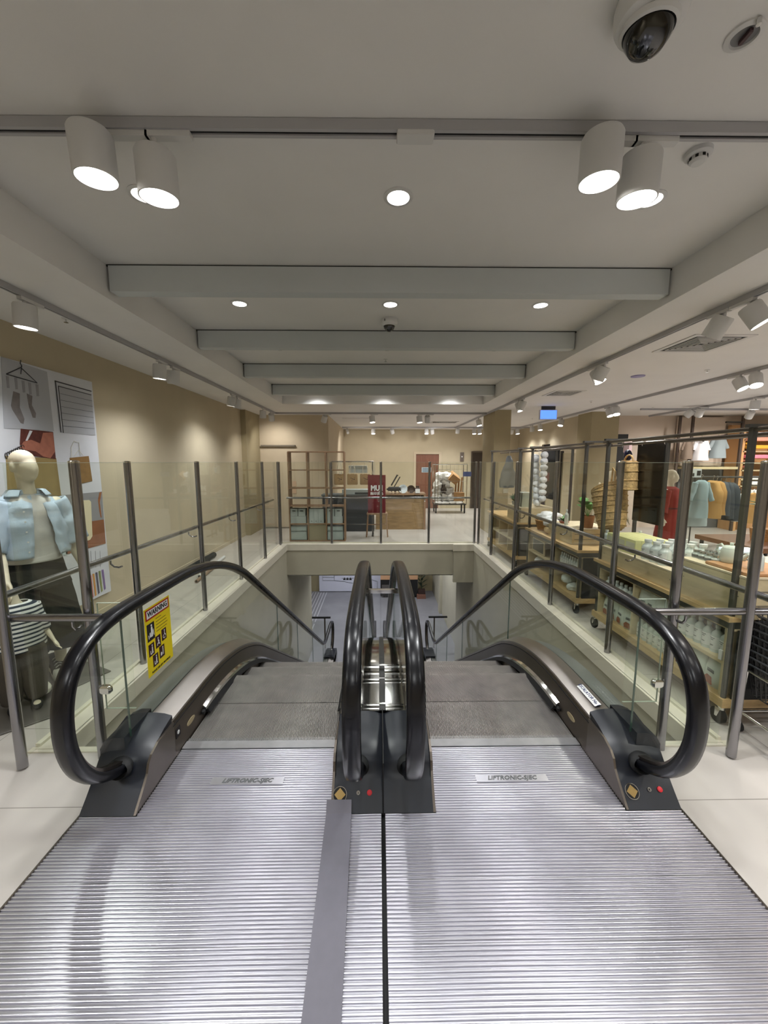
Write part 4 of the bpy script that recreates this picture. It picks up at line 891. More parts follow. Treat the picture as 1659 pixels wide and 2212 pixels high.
# rolled mats beside the wall
for i, (a, b, r, c_, lb) in enumerate((((390, 1240), (462, 1198), .05, DARK, 'thicker dark grey rolled mat on the ledge side of left aisle'), ((398, 1245), (450, 1214), .035, BLACKF, 'thin dark roll lying in front of the thicker dark rolled mat'), ((430, 1245), (484, 1203), .028, WHT, 'upper white roll beside the dark rolled mats on left aisle floor'), ((424, 1256), (474, 1216), .024, mat('roll_brown', (150, 122, 100), .7), 'brown and white roll nearest the glass on left aisle floor'))):
    A_ = W(*a, Z=r); B_ = W(*b, Z=r); m_ = MB(); m_.cyl(A_, B_, r, n=18)
    o = tag(m_.build('rolled_mat', c_, smooth=True), lb, 'roll', 'rolled mats on the left aisle floor')
    MB().cyl(A_-(B_-A_).normalized()*.002, A_, r*.55, n=14).build('roll_core', BLKR, o)
# ================================================================ FAR SIDE
# open shelf unit
u = empty('shelf_unit', (-1.36, 8.75, 0), 'tall open oak cube shelf unit three wide standing beyond the far glass guard', 'shelf')
sy = 8.5; X_a, X_b = W(627, 1170, Y=sy).x, W(745, 1170, Y=sy).x; zt = W(627, 976, Y=sy).z; dp = .29
cw = (X_b-X_a)/3; ch = zt/5
for i in range(4): MB().box((X_a+cw*i-.012, sy, 0), (X_a+cw*i+.012, sy+dp, zt)).build('upright', WOODD, u)
for j in range(6): MB().box((X_a, sy+.004, ch*j*(1-.0)-(0 if j == 0 else .012)), (X_b, sy+dp-.004, ch*j+(.024 if j == 0 else .012))).build('shelf', WOODD, u)
GR1 = mat('filebox_grey', (176, 184, 182), .7); GR2 = mat('drawer_pp', (170, 182, 180), .35)
for i, ci in ((0, 0), (1, 2)):
    x0 = X_a+cw*ci+.02
    for k in range(2):
        b = empty('file_box', (x0+k*.165, sy+.02, ch+.165), '%s small lidded card box with hand hole, %s column of the oak shelf' % (('left', 'right')[k], ('left', 'right')[i]), 'box', 'small card boxes in the oak shelf')
        MB().box((x0+k*.17, sy+.02, ch+.172), (x0+k*.17+.155, sy+.25, ch+.33)).build('box_body', GR1, b); MB().box((x0+k*.17-.003, sy+.017, ch+.30), (x0+k*.17+.158, sy+.253, ch+.335)).build('box_lid', GR1, b)
        MB().cbox((x0+k*.17+.078, sy+.0165, ch+.29), (.07, .004, .018), bev=.001).build('hand_hole', BLKR, b)
    tag(MB().box((x0+.0, sy+.02, ch+.013), (x0+.34, sy+.25, ch+.168)).build('card_box', GR1), 'wide grey card box under the small boxes, %s column of the oak shelf' % ('left', 'right')[i], 'box', 'wide card boxes in the oak shelf')
    for j, (za, zb) in enumerate(((.03, .23), (.235, .34))):
        d = empty('plastic_drawer', (x0, sy+.02, za), '%s translucent drawer box at the bottom of the %s shelf column' % (('large lower', 'shallow upper')[j], ('left', 'right')[i]), 'drawer', 'translucent drawers in the oak shelf')
        MB().box((x0, sy+.02, za), (x0+.345, sy+.26, zb)).build('drawer_case', GR2, d); MB().box((x0+.01, sy+.012, za+.015), (x0+.335, sy+.02, zb-.015)).build('drawer_front', GR2, d); MB().box((x0+.0, sy+.0165, zb-.012), (x0+.345, sy+.0195, zb-.006)).build('pull_lip', DKMET, d)
x0 = X_a+cw+.03
for k, w_ in enumerate((.1, .09, .12)):
    b = empty('magazine_file', (x0+.05, sy, ch), ('left', 'middle', 'right')[k]+' grey card magazine file in the middle oak shelf column', 'file', 'magazine files in the oak shelf')
    xa = x0+sum((.1, .09, .12)[:k])+.003*k; MB().box((xa, sy+.01, ch+.013), (xa+w_, sy+.24, ch+.33)).build('file_body', GR1, b); MB().cyl((xa+w_/2, sy+.0095, ch+.06), (xa+w_/2, sy+.008, ch+.06), .009, n=12).build('finger_hole', BLKR, b)
tag(MB().box((X_a+cw+.014, sy+.02, .026), (X_a+2*cw-.014, sy+.26, ch-.014)).build('storage_case', mat('case_taupe', (160, 150, 126), .6)), 'plain taupe storage case at the bottom middle of the oak shelf', 'box')
# garment rail with tote bags
gr = empty('garment_rail', (-.4, 9.3, 0), 'grey metal garment rail holding tote bags behind the oak shelf', 'rail')
ry = 9.3; xa, xb = W(716, 1000, Y=ry).x, W(805, 1000, Y=ry).x; rz = W(760, 997, Y=ry).z
for x in (xa, xb): MB().cyl((x, ry, 0), (x, ry, rz), .018, n=12).build('upright', TUBE, gr)
for x in (xa, xb): MB().box((x-.02, ry-.25, 0), (x+.02, ry+.25, .03)).build('foot', TUBE, gr)
MB().cyl((xa, ry, rz), (xb+.02, ry, rz), .016, n=12).build('top_bar', CHR, gr)
MB().cyl((xa, ry, .25), (xb, ry, .25), .012, n=12).build('lower_bar', TUBE, gr)
JUTE = mat('tote_jute', (168, 138, 98), .9, var=.06, scale=20)
proto = local_thing('tote_bag', 'x', 'bag', 'natural tote bags on the garment rail')
MB().cbox((0, 0, -.42), (.25, .05, .26), bev=.015).build('bag_body', JUTE, proto, smooth=True)
m_ = MB()
for s_ in (-1, 1): m_.tube([(-.06, s_*.02, -.30), (-.055, s_*.016, -.16), (-.02, 0, -.05), (.0, 0, -.0), (.02, 0, -.05), (.055, s_*.016, -.16), (.06, s_*.02, -.30)], .007, 6)
m_.build('bag_handle', mat('handle_cotton', (214, 206, 186), .9), proto)
m_ = MB()
for a, b, r in ((-.03, .03, .012), (.04, .0, .016), (-.01, -.03, .01), (.05, .04, .008), (.0, .01, .014)): m_.lathe([(r, 0), (r, .002)], 8, Matrix.Translation((a, -.0265, -.42+b)) @ Matrix.Rotation(PI/2, 4, 'X'))
m_.build('bag_print', mat('print_brown', (92, 70, 52), .8), proto)
for k, (px, lb) in enumerate(((733, 'left natural tote bag on the garment rail behind the oak shelf'), (761, 'middle natural tote bag on the garment rail'), (789, 'right natural tote bag on the garment rail beside the red banner'))):
    p = W(px, 1000, Y=ry)
    if k == 0: proto.location = (p.x, ry, rz+.0); proto['label'] = lb
    else: clone(proto, (p.x, ry, rz), 0, lb)
for k, (px, lb) in enumerate(((734, 'white cloth pouch hanging near the left post of the garment rail'), (806, 'white cotton tassels hanging at the right end of the garment rail'))):
    p = W(px, 1000, Y=ry-.05); m_ = MB()
    for j in range(3): m_.tube([(p.x-.03+.03*j, ry-.04, rz), (p.x-.04+.04*j, ry-.05, rz-.15), (p.x-.01+.02*j, ry-.05, rz-.30)], .008, 6)
    tag(m_.build('cotton_tassel', mat('handle_cotton', (214, 206, 186), .9)), lb, 'tassel', 'white tassels on the garment rail')
m_ = MB(); m_.box((-.75, 9.36, rz-.28), (-.25, 9.37, rz-.1)); wb = empty('wire_basket', (-.5, 9.42, rz-.2), 'white wire basket behind the tote bags', 'basket')
m_ = MB()
for k in range(9): m_.cyl((-.72+k*.055, 9.42, rz-.1), (-.7+k*.05, 9.42, rz-.27), .003, n=5)
for z in (rz-.1, rz-.27): m_.cyl((-.73, 9.42, z), (-.27, 9.42, z), .005, n=5)
m_.build('wire_front', WHT, wb)
MB().cbox((-.5, 9.45, rz-.185), (.44, .02, .16), bev=.004).build('basket_back', GREYC, wb)
# dark counter
ct_ = empty('service_counter', (-.8, 10.0, 0), 'dark grey service counter standing behind the tote bags', 'counter')
xa, xb = W(706, 1140, Y=9.75).x-.1, W(808, 1140, Y=9.75).x; zc = W(770, 1068, Y=9.75).z
MB().box((xa, 9.75, .0), (xb, 10.2, zc-.04)).build('counter_body', mat('counter_dark', (62, 66, 70), .55), ct_)
MB().box((xa-.02, 9.72, zc-.04), (xb+.02, 10.22, zc)).build('counter_top', mat('counter_top_grey', (104, 112, 116), .4), ct_)
tag(MB().cbox((-.55, 9.95, zc+.06), (.75, .3, .12), bev=.01).build('document_tray', GREYC), 'grey document tray on the dark counter behind the tote bags', 'tray')
tag(MB().cbox((-.35, 9.84, zc+.025), (.5, .14, .05), bev=.008).build('keyboard', mat('kb_dark', (50, 56, 58), .6)), 'dark keyboard on the service counter left of the red banner', 'keyboard')
# wall bits
q = W(564, 963, Y=10.25); q2 = W(638, 963, Y=10.25)
tag(MB().box((q.x, 10.2, q.z-.02), (q2.x, 10.27, q.z+.02)).build('wall_shelf_strip', DARKW), 'thin brown strip shelf fixed high on the back left wall', 'shelf')
for px, py, lb in ((636, 1045, 'upper pale notice card on the wall behind the oak shelf'), (636, 1060, 'lower pale notice card on the wall behind the oak shelf')):
    q = W(px, py, Y=10.26); tag(MB().box((q.x-.05, 10.255, q.z-.07), (q.x+.05, 10.27, q.z+.07)).build('notice_card', mat('notice_pink', (206, 176, 150), .7)), lb, 'notice', 'notice cards on the back wall')
q = W(750, 930, Y=14.3); d = empty('wall_camera', (q.x, 14.3, q.z), 'small white bullet camera high in the far left corner', 'camera'); MB().cyl((q.x, 14.3, q.z), (q.x, 14.3, S), .02, n=10).build('camera_stalk', WHT, d); MB().cyl((q.x, 14.25, q.z), (q.x+.04, 14.1, q.z-.1), .05, n=14).build('camera_body', WHT, d)
# red banner on a stool
st_ = empty('stool', (.0, 9.6, 0), 'light wooden stool carrying the dark red banner', 'stool')
by = 9.0; sxl, sxr = W(793, 1112, Y=by).x, W(836, 1112, Y=by).x; zs = W(815, 1110, Y=by).z
MB().cbox(((sxl+sxr)/2, by+.1, zs), (sxr-sxl+.02, .3, .035), bev=.01).build('seat', WOODD, st_)
for sx_ in (sxl+.02, sxr-.02):
    for dy in (0, .22): MB().cyl((sx_+(.03 if sx_ > 0.1 else -.03)*1.2, by-.02+dy*1.1, 0), (sx_, by+dy, zs), .016, n=10).build('leg', WOODD, st_)
MB().cyl((sxl, by+.1, .28), (sxr, by+.1, .28), .012, n=10).build('stretcher', WOODD, st_)
bx0, bx1 = W(794.5, 1040, Y=by).x, W(833, 1040, Y=by).x; bz0, bz1 = zs+.018, W(815, 1026, Y=by).z
bn = empty('red_banner', (bx0, by, bz0), 'dark red shop board with white lettering standing on the wooden stool', 'sign')
MB().box((bx0, by+.02, bz0), (bx1, by+.045, bz1)).build('board', mat('banner_red', (112, 26, 36), .5), bn)
xm = (bx0+bx1)/2; zm = W(815, 1055, Y=by).z
text('banner_lettering', 'MUJI', .17, PAP, bn, (xm, by+.018, zm), (1, 0, 0), (0, 0, 1), sx=.83, bold=.008)
text('banner_lettering', '無印良品', .075, PAP, bn, (xm, by+.018, zm-.125), (1, 0, 0), (0, 0, 1), bold=.002)
# wooden cash desk
cd = empty('cash_desk', (.7, 10.2, 0), 'wooden cash desk with plates on top right of the red banner', 'counter')
cy_ = 10.0; cx0, cx1 = W(812, 1138, Y=cy_).x, W(919, 1138, Y=cy_).x; cz = W(870, 1066, Y=cy_).z
MB().box((cx0, cy_+.03, .0), (cx1-.05, cy_+.5, cz-.15)).build('desk_panel', WALN, cd)
MB().box((cx0, cy_, cz-.045), (cx1, cy_+.6, cz)).build('desk_top', WOODD, cd)
MB().box((cx1-.05, cy_, 0), (cx1, cy_+.6, cz-.045)).build('end_panel', WOODD, cd)
MB().box((cx0, cy_+.35, cz-.15), (cx1-.05, cy_+.5, cz-.045)).build('recess_back', mat('recess_brown', (86, 56, 40), .6), cd)
for t in (.18, .55, .9): MB().box((cx0+(cx1-cx0)*t-.01, cy_+.02, cz-.15), (cx0+(cx1-cx0)*t+.01, cy_+.05, cz-.045)).build('divider', WOODD, cd)
def plate_on_stand(px, py, r, m, lb, Y=9.98):
    q = W(px, py, Y=Y); d = empty('display_plate', (q.x, Y, cz), lb, 'plate', 'plates standing on the cash desk'); zc_ = cz+r*.98
    Mx = Matrix.Translation((q.x, Y+.1, zc_)) @ Matrix.Rotation(PI/2-.15, 4, 'X')
    MB().lathe([(.002, -.01), (r*.45, -.01), (r*.6, .0), (r, .018), (r*.99, .024), (r*.62, .008), (r*.5, 0), (.002, .0)], 32, Mx).build('dish', m, d, smooth=True)
    for k, rr in enumerate((.78, .5)): MB().lathe([(r*rr, .012+k*.006), (r*rr, .02+k*.006), (r*rr-.008, .012+k*.006)], 28, Mx, cap=False).build('inner_dish', m, d, smooth=True)
    MB().tube([(q.x-.05, Y+.02, cz+.0), (q.x-.05, Y+.04, cz+.05), (q.x-.04, Y+.14, cz+.01)], .006, 6).build('stand', WOODD, d)
plate_on_stand(871, 1054, .115, mat('plate_white', (214, 222, 226), .35), 'white stacked plates on a stand on the cash desk')
plate_on_stand(888.5, 1053, .105, mat('plate_brown', (58, 38, 28), .5), 'dark brown stacked plates on the cash desk right of the white ones')
q = W(902, 1058, Y=10.0); d = empty('storage_jar', (q.x, 10, cz), 'dark jar with white label at the right of the cash desk', 'jar')
MB().lathe([(.06, 0), (.068, .02), (.066, .13), (.04, .15), (.045, .19), (.002, .195)], 24, Matrix.Translation((q.x, 10.05, cz))).build('jar_body', mat('plate_brown', (58, 38, 28), .5), d, smooth=True)
MB().box((q.x-.06, 9.975, cz+.01), (q.x+.06, 9.985, cz+.12)).build('jar_label', PAP, d)
pt = empty('receipt_terminal', (.35, 10.1, cz), 'black payment terminal with raised arm on the cash desk', 'terminal')
q = W(851, 1050, Y=10.1); m_ = MB(); m_.cbox((q.x+.02, 10.15, cz+.1), (.36, .2, .12), bev=.03); m_.build('terminal_base', BLKR, pt)
a_ = W(845, 1049, Y=10.1); b_ = W(860, 1030, Y=10.1); m_ = MB(); m_.tube([(a_.x, 10.1, a_.z), (b_.x-.02, 10.1, b_.z+.05), (b_.x, 10.1, b_.z+.03)], .02, 6); m_.tube([(a_.x+.08, 10.12, a_.z-.03), (b_.x+.05, 10.1, b_.z)], .014, 6); m_.tube([(a_.x-.12, 10.1, cz+.1), (a_.x+.03, 10.1, cz+.12)], .025, 6); m_.build('terminal_arm', BLKR, pt)
for k, px in enumerate((842, 849, 858)):
    q = W(px, 1062, Y=9.98); o = MB().lathe([(.026, 0), (.034, .03), (.03, .055), (.002, .06)], 16, Matrix.Translation((q.x, 10.02, cz))).build('small_cup', mat('cup_cream', (226, 206, 178), .5), smooth=True)
    tag(o, ('left', 'middle', 'right')[k]+' small cream cup in the row before the black terminal', 'cup', 'small cream cups on the cash desk')
# roll cage trolley
rc = empty('roll_cage', (2.4, 12.8, 0), 'wire roll cage trolley loaded with packaging before the timber door', 'trolley')
ty = 13.2; P0, P1 = W(939, 1100, Y=ty).x, W(1007, 1100, Y=ty).x; zt_ = W(970, 1002, Y=ty).z; zb_ = W(970, 1089, Y=ty).z
MB().box((P0, ty, zb_-.03), (P1, ty+.6, zb_+.0)).build('trolley_deck', DKMET, rc)
for x in (P0+.05, P1-.05):
    for y in (ty+.05, ty+.55): m_ = MB(); m_.cyl((x-.015, y, .06), (x+.015, y, .06), .06, n=16); m_.box((x-.02, y-.03, .06), (x+.02, y+.03, zb_)); m_.build('castor', BLKR, rc)
for x in (P0, P1): MB().tube([(x, ty, zb_), (x, ty, zt_-.04), (x, ty+.04, zt_), (x, ty+.56, zt_), (x, ty+.6, zt_-.04), (x, ty+.6, zb_)], .014, 8).build('end_frame', CHR, rc)
m_ = MB(); m_.cyl((P0, ty, zt_-.02), (P1, ty, zt_-.02), .012, n=8); m_.cyl((P0, ty+.6, zt_-.02), (P1, ty+.6, zt_-.02), .012, n=8); m_.cyl((P0+.1, ty, zb_), (P0+.1, ty, zt_), .01, n=8)
for k in range(8): m_.cyl((P0+.05+(P1-P0-.1)*k/7, ty+.6, zb_), (P0+.05+(P1-P0-.1)*k/7, ty+.6, zt_), .004, n=5)
for z in (.75, 1.1, 1.5): m_.cyl((P0, ty, z), (P1, ty, z), .005, n=5)
m_.build('cage_wires', CHR, rc)
MB().cbox((P1+.0, ty-.02, W(1000, 1024, Y=ty).z), (.28, .02, .16), bev=.004).build('name_plate', mat('plate_blue', (84, 98, 150), .5), rc)
FOIL = mat('foil_wrap', (232, 232, 230), .45, 0, bump=.5, bscale=25); FOIL2 = mat('paper_wrap', (186, 184, 180), .6, bump=.5, bscale=25); FOIL3 = mat('dark_wrap', (64, 54, 50), .6)
def crumple(name, c_, d, m, seed):
    mb = MB(); mb.ell((0, 0, 0), d, 14, 10); out = []
    for v in mb.v:
        p = Vector(v); q = noise.noise(p*9+Vector((seed*3.1, 0, 0)))*.45+noise.noise(p*22+Vector((0, seed, 0)))*.2; out.append(tuple(p*(1+q)+Vector(c_)))
    mb.v = out; return mb.build(name, m)
rnd = random.Random(3)
wl = (('lowest', 'left'), ('lowest', 'middle'), ('lowest', 'right'), ('second', 'left'), ('second', 'middle'), ('second', 'right'), ('third', 'left'), ('third', 'middle'), ('top', 'left'), ('top', 'right'))
for k, (px, py, m) in enumerate(((945, 1072, FOIL), (960, 1074, FOIL2), (972, 1074, FOIL), (944, 1058, FOIL2), (958, 1056, FOIL3), (970, 1060, FOIL2), (946, 1046, FOIL), (962, 1044, FOIL2), (950, 1029, FOIL), (964, 1029, FOIL))):
    q = W(px, py, Y=13.45); tag(crumple('wrapping_bundle', (q.x, 13.45, q.z), (.17, .16, .16), m, k), 'crumpled packaging bundle in the roll cage, %s layer %s' % wl[k], 'packaging', 'crumpled packaging in the roll cage')
CARD = mat('cardboard', (172, 132, 88), .8, var=.05)
q = W(980, 1032, Y=13.4); o = MB().cbox((0, 0, 0), (.34, .3, .26)).build('cardboard_box', CARD); o.location = (q.x, 13.4, q.z); o.rotation_euler = (.5, .6, .3); tag(o, 'open cardboard box tilted on top of the roll cage load', 'box')
q = W(990, 1071, Y=13.4); tag(MB().cbox((q.x, 13.4, q.z-.02), (.34, .35, .28)).build('cardboard_box', CARD), 'closed cardboard box low at the right of the roll cage', 'box')
for k, px in enumerate((985, 991, 997)):
    q = W(px, 1050, Y=13.4); tag(MB().cyl((q.x, 13.5, q.z-.25), (q.x+.03, 13.5, q.z+.3), .03, n=10).build('cardboard_tube', CARD), ('left', 'middle', 'right')[k]+' cardboard tube upright in the roll cage', 'tube', 'cardboard tubes in the roll cage')
for k, px in enumerate((948, 962, 978, 993)):
    q = W(px, 1087, Y=13.2); tag(crumple('paper_sheet', (q.x, 13.25, zb_+.05), (.14, .1, .04), PAP, k+20), ('leftmost', 'second', 'third', 'rightmost')[k]+' crumpled white paper along the roll cage deck', 'paper', 'white papers on the roll cage deck')
q = W(998, 987, Y=14.68); d = empty('wall_plaque', (q.x, 14.69, q.z), 'small grey lift indicator plaque on the far wall', 'plaque')
MB().box((q.x-.07, 14.67, q.z-.17), (q.x+.07, 14.7, q.z+.17)).build('plaque_plate', mat('plaque_grey', (110, 100, 92), .5), d)
MB().prism([(-.035, .03), (.035, .03), (0, -.03)], lambda a, b: (q.x+a, 14.668, q.z+b), lambda a, b: (q.x+a, 14.67, q.z+b)).build('plaque_arrow', PAP, d)
# ================================================================ RIGHT SIDE : DISPLAY UNITS
BOTC = mat('bottle_frosted', (196, 204, 200), .25, spec=.6); LABEL = mat('bottle_label', (224, 226, 224), .7); CAPM = mat('bottle_cap', (216, 220, 218), .35); PRINT = mat('print_grey', (96, 98, 100), .7)
WAF = mat('waffle_print', (150, 92, 66), .7, var=.2, scale=60)
def unit(name_lbl, ya, yb, cols, ztop=.755, depth=.85, side_dark=True):
    x0 = 2.27; x1 = x0+depth
    u = empty('display_unit', (x0, ya, 0), name_lbl, 'display shelf', 'rolling wooden display units along the right guard')
    MB().box((x0-.02, ya, ztop-.03), (x1, yb, ztop)).build('worktop', WOOD, u)
    MB().box((x0+.015, ya+.02, ztop-.085), (x1, yb-.02, ztop-.03)).build('steel_rail', TUBE, u)
    MB().box((x0+.0, ya, .13), (x0+.42, yb, .19)).build('base_board', WOOD, u)
    MB().box((x0+.42, ya+.01, .14), (x1, yb, .19)).build('base_frame', BLKR, u)
    MB().box((x0+.03, ya+.02, .655), (x1, yb-.02, .672)).build('shelf_roof', WOODL, u)
    MB().box((x0+.38, ya+.02, .19), (x0+.40, yb-.02, .66)).build('back_panel', DKMET, u)
    for y in cols: MB().box((x0+.03, y-.012, .19), (x0+.38, y+.012, .655)).build('divider', WOODL, u)
    for a, b in zip(cols[:-1], cols[1:]): MB().box((x0+.03, min(a, b)+.012, .405), (x0+.38, max(a, b)-.012, .43)).build('shelf', WOODL, u)
    for k, y in enumerate((ya+.03, yb-.03)):
        for x in (x0+.03, x1-.05):
            MB().cyl((x, y, .11), (x, y, ztop-.03), .016, n=12).build('corner_tube', TUBE, u)
            cs = MB(); cs.cyl((x-.014, y+.02, .052), (x+.014, y+.02, .052), .052, n=20); c_ = cs.build('castor', BLKR, u, smooth=True)
            m_ = MB(); m_.cyl((x, y, .105), (x, y, .13), .022, n=12); m_.px([(y-.01, .11), (y+.03, .11), (y+.03, .045), (y+.012, .045)], x-.02, x-.016); m_.px([(y-.01, .11), (y+.03, .11), (y+.03, .045), (y+.012, .045)], x+.016, x+.02); m_.build('castor_fork', CHR, c_)
    if side_dark: MB().box((x0+.06, ya+.0, .19), (x1-.06, ya+.015, ztop-.09)).build('end_panel', BLKR, u)
    # rack frame
    r = empty('rack_frame', (x0+.03, ya, ztop), 'grey steel rack frame rising over ' + name_lbl.split(',')[0], 'rack', 'steel rack frames over the display units')
    zt = 1.98
    for y in (ya+.04, yb-.04):
        for x in (2.30, 2.9): MB().box((x-.015, y-.015, ztop), (x+.015, y+.015, zt)).build('post', TUBE, r)
        MB().box((2.26, y-.018, zt-.02), (2.95, y+.018, zt)).build('end_beam', TUBE, r)
    for x in (2.30, 2.5, 2.9): MB().cyl((x, ya-.08, zt-.03 if x != 2.5 else zt-.05), (x, yb+.04, zt-.03 if x != 2.5 else zt-.05), .014, n=10).build('top_rail', STEELD, r)
    return u
unit('nearest rolling wooden display unit, shelves of bottles and mix bags', 2.36, 3.95, [2.42, 2.92, 3.36, 3.9])
unit('middle rolling wooden display unit, basket and box on top', 4.28, 5.88, [4.34, 4.95, 5.82])
unit('farthest rolling wooden display unit, plant and books on top', 6.32, 7.98, [6.4, 6.8, 7.3, 7.9])
# bottle prototypes
def bottle_proto(name, r, h, neck, label=True, m=BOTC):
    p = local_thing(name, 'x', 'bottle')
    MB().lathe([(.002, 0), (r, 0), (r, h*.62), (r*.85, h*.70), (neck, h*.80), (neck, h*.92)], 18).build('bottle_body', m, p, smooth=True)
    MB().lathe([(neck*1.15, h*.88), (neck*1.15, h), (.002, h+.001)], 16).build('cap', CAPM, p, smooth=True)
    if label:
        R = [[Vector(((r+.0008)*math.cos(a), (r+.0008)*math.sin(a), z)) for a in [PI*.62+PI*.76*k/8 for k in range(9)]] for z in (h*.12, h*.58)]
        MB().rings(R, cap=False, closed=False).build('label', LABEL, p, smooth=True)
        m_ = MB()
        for j, (z, w) in enumerate(((.5, .5), (.44, .3), (.24, .35))):
            m_.rings([[Vector(((r+.0016)*math.cos(a), (r+.0016)*math.sin(a), h*zz)) for a in [PI*(1-w*.3)+PI*w*.6*k/4 for k in range(5)]] for zz in (z, z+.025)], cap=False, closed=False)
        m_.build('label_print', PRINT, p)
    return p
used = {}
def put(proto, loc, label, group, rz=0, scale=None):
    if proto.name not in used:
        used[proto.name] = 1; proto.location = loc; proto.rotation_euler = (0, 0, rz); proto['label'] = label; proto['group'] = group
        if scale: proto.scale = (scale,)*3 if not isinstance(scale, tuple) else scale
        return proto
    return clone(proto, loc, rz, label, group, scale)
ORD = ('first', 'second', 'third', 'fourth', 'fifth', 'sixth', 'seventh', 'eighth', 'ninth')
bp_ = bottle_proto('bottle', .034, .155, .013)
for k in range(7): put(bp_, (2.36, 3.83-.068*k, .43), '%s small clear bottle from the far end, top left cubby of the nearest unit' % ORD[k], 'small bottles in the top left cubby')
for k in range(6): put(bp_, (2.36, 3.30-.066*k, .19), '%s bottle from the far end, bottom middle cubby of the nearest unit' % ORD[k], 'bottles in the bottom middle cubby', scale=(1.05, 1.05, 1.22))
for k in range(6): put(bp_, (2.37, 2.85-.073*k, .43), '%s bottle from the far end, top right cubby of the nearest unit' % ORD[k], 'bottles in the top right cubby', scale=(1.05, 1.05, 1.25))
BAG = mat('mix_bag', (206, 214, 206), .4, bump=.25, bscale=30)
def bag_proto():
    p = local_thing('mix_bag', 'x', 'bag'); n = 10; R = []
    for z, d, w in ((0, .026, .055), (.03, .034, .06), (.09, .03, .06), (.14, .016, .058), (.165, .004, .056), (.18, .003, .055)): R.append([Vector((d*math.cos(2*PI*k/20), w*(abs(math.sin(2*PI*k/20))**.6)*(1 if math.sin(2*PI*k/20) >= 0 else -1), z)) for k in range(20)])
    MB().rings(R).build('bag_body', BAG, p, smooth=True)
    m_ = MB(); m_.add([(-.0365, -.03, .015), (-.0365, .03, .015), (-.035, .035, .045), (-.0345, .015, .065), (-.0345, -.02, .06)], [(0, 1, 2, 3, 4)]); o = m_.build('food_picture', WAF, p)
    m_ = MB()
    for z in (.10, .093, .086): m_.box((-.0335-(.1-z)*.06, -.03, z), (-.031, .02, z+.003))
    m_.build('bag_print', PRINT, p); return p
bgp = bag_proto()
for k in range(4): put(bgp, (2.36, 3.80-.115*k, .19), '%s mix bag with food picture from the far end, bottom left cubby' % ORD[k], 'mix bags in the bottom left cubby', rz=(.0, .1, -.12, .3)[k], scale=1.12)
for k in range(4): put(bgp, (2.36, 3.28-.1*k, .43), '%s white mix bag from the far end, top middle cubby of the nearest unit' % ORD[k], 'mix bags in the top middle cubby', rz=(.1, -.1, .05, 0)[k], scale=1.08)
for k in range(3): put(bgp, (2.36, 2.80-.135*k, .19), '%s large mix bag with food picture from the far end, bottom right cubby' % ORD[k], 'mix bags in the bottom right cubby', rz=(.1, .0, -.1)[k], scale=1.2)
tag(MB().box((2.29, 2.425, .432), (2.3, 2.45, .50)).build('price_tag', PAP), 'small white price tag at the near end of the upper shelf', 'tag')
# risers
def riser(x0, x1, ya, yb, z0, z1, lb, tiers=3):
    r = empty('wooden_riser', (x0, ya, z0), lb, 'box', 'wooden display riser boxes'); MB().box((x0, ya, z0), (x1, yb, z1-.012)).build('riser_body', WOODL, r); MB().box((x0-.003, ya-.003, z1-.012), (x1+.003, yb+.003, z1)).build('riser_top', mat('riser_top', (214, 200, 172), .5, var=.05), r)
    m_ = MB()
    for k in range(1, tiers): z = z0+(z1-z0)*k/tiers; m_.box((x0+.03, ya-.004, z-.003), (x1-.03, ya, z+.003))
    m_.build('drawer_gap', DARKW, r)
    for yy in (ya+.05, yb-.05): MB().cyl((x0-.002, yy, (z0+z1)/2), (x0, yy, (z0+z1)/2), .004, n=8).build('screw', DARKW, r)
    return r
riser(2.30, 2.95, 2.90, 3.90, .755, .90, 'long low wooden riser carrying the yellow boxes and bottles', 1)
riser(2.31, 3.05, 2.33, 2.88, .755, 1.03, 'tall wooden riser carrying the jars and white teapot', 3)
riser(2.34, 2.86, 4.60, 5.26, .755, .945, 'three tier wooden riser carrying the monstera pot', 3)
riser(2.34, 2.9, 6.32, 6.98, .755, 1.0, 'wooden riser carrying books and small fern on the farthest unit', 2)
# yellow boxes
YBOX = mat('box_pale_yellow', (222, 222, 160), .6); YBW = mat('box_cream_face', (206, 206, 180), .6)
yp = local_thing('mix_box', 'x', 'box'); MB().box((0, 0, 0), (.052, .145, .135)).build('box_body', YBOX, yp); MB().box((-.001, .012, .01), (0, .133, .11)).build('front_print', YBW, yp)
m_ = MB(); m_.prism([(.07, .012), (.125, .018), (.13, .04), (.10, .062), (.065, .045)], lambda y, z: (-.0022, y, z), lambda y, z: (-.001, y, z)); m_.build('food_picture', mat('waffle_red', (146, 70, 60), .7, var=.2, scale=80), yp)
for j in range(3):
    for i in range(6): put(yp, (2.345+i*.055, 3.75-j*.148, .90), 'pale yellow box, %s from the front in the %s stack on the long riser' % (ORD[i], ('far', 'middle', 'near')[j]), 'pale yellow boxes on the riser')
big = bottle_proto('bottle', .044, .165, .024)
for j in range(3):
    for i in range(4): put(big, (2.38+i*.105, 3.34-j*.105, .90), 'large clear bottle, row %s back and place %s along, on the long riser' % (ORD[i], ORD[j]), 'large bottles on the long riser', scale=1.05)
jar = local_thing('glass_jar', 'x', 'jar'); MB().lathe([(.002, 0), (.03, 0), (.032, .03), (.022, .042), (.022, .05)], 16).build('jar_body', BOTC, jar, smooth=True); MB().lathe([(.025, .046), (.025, .058), (.002, .059)], 16).build('lid', CHR, jar, smooth=True); MB().lathe([(.0326, .008), (.0326, .026)], 16, cap=False).build('label', PRINT, jar, smooth=True)
for j in range(4):
    for i in range(4): put(jar, (2.42+i*.085, 2.86-j*.058, 1.03), 'small lidded jar, row %s back and place %s along, on the tall riser' % (ORD[i], ORD[j]), 'small jars on the tall riser')
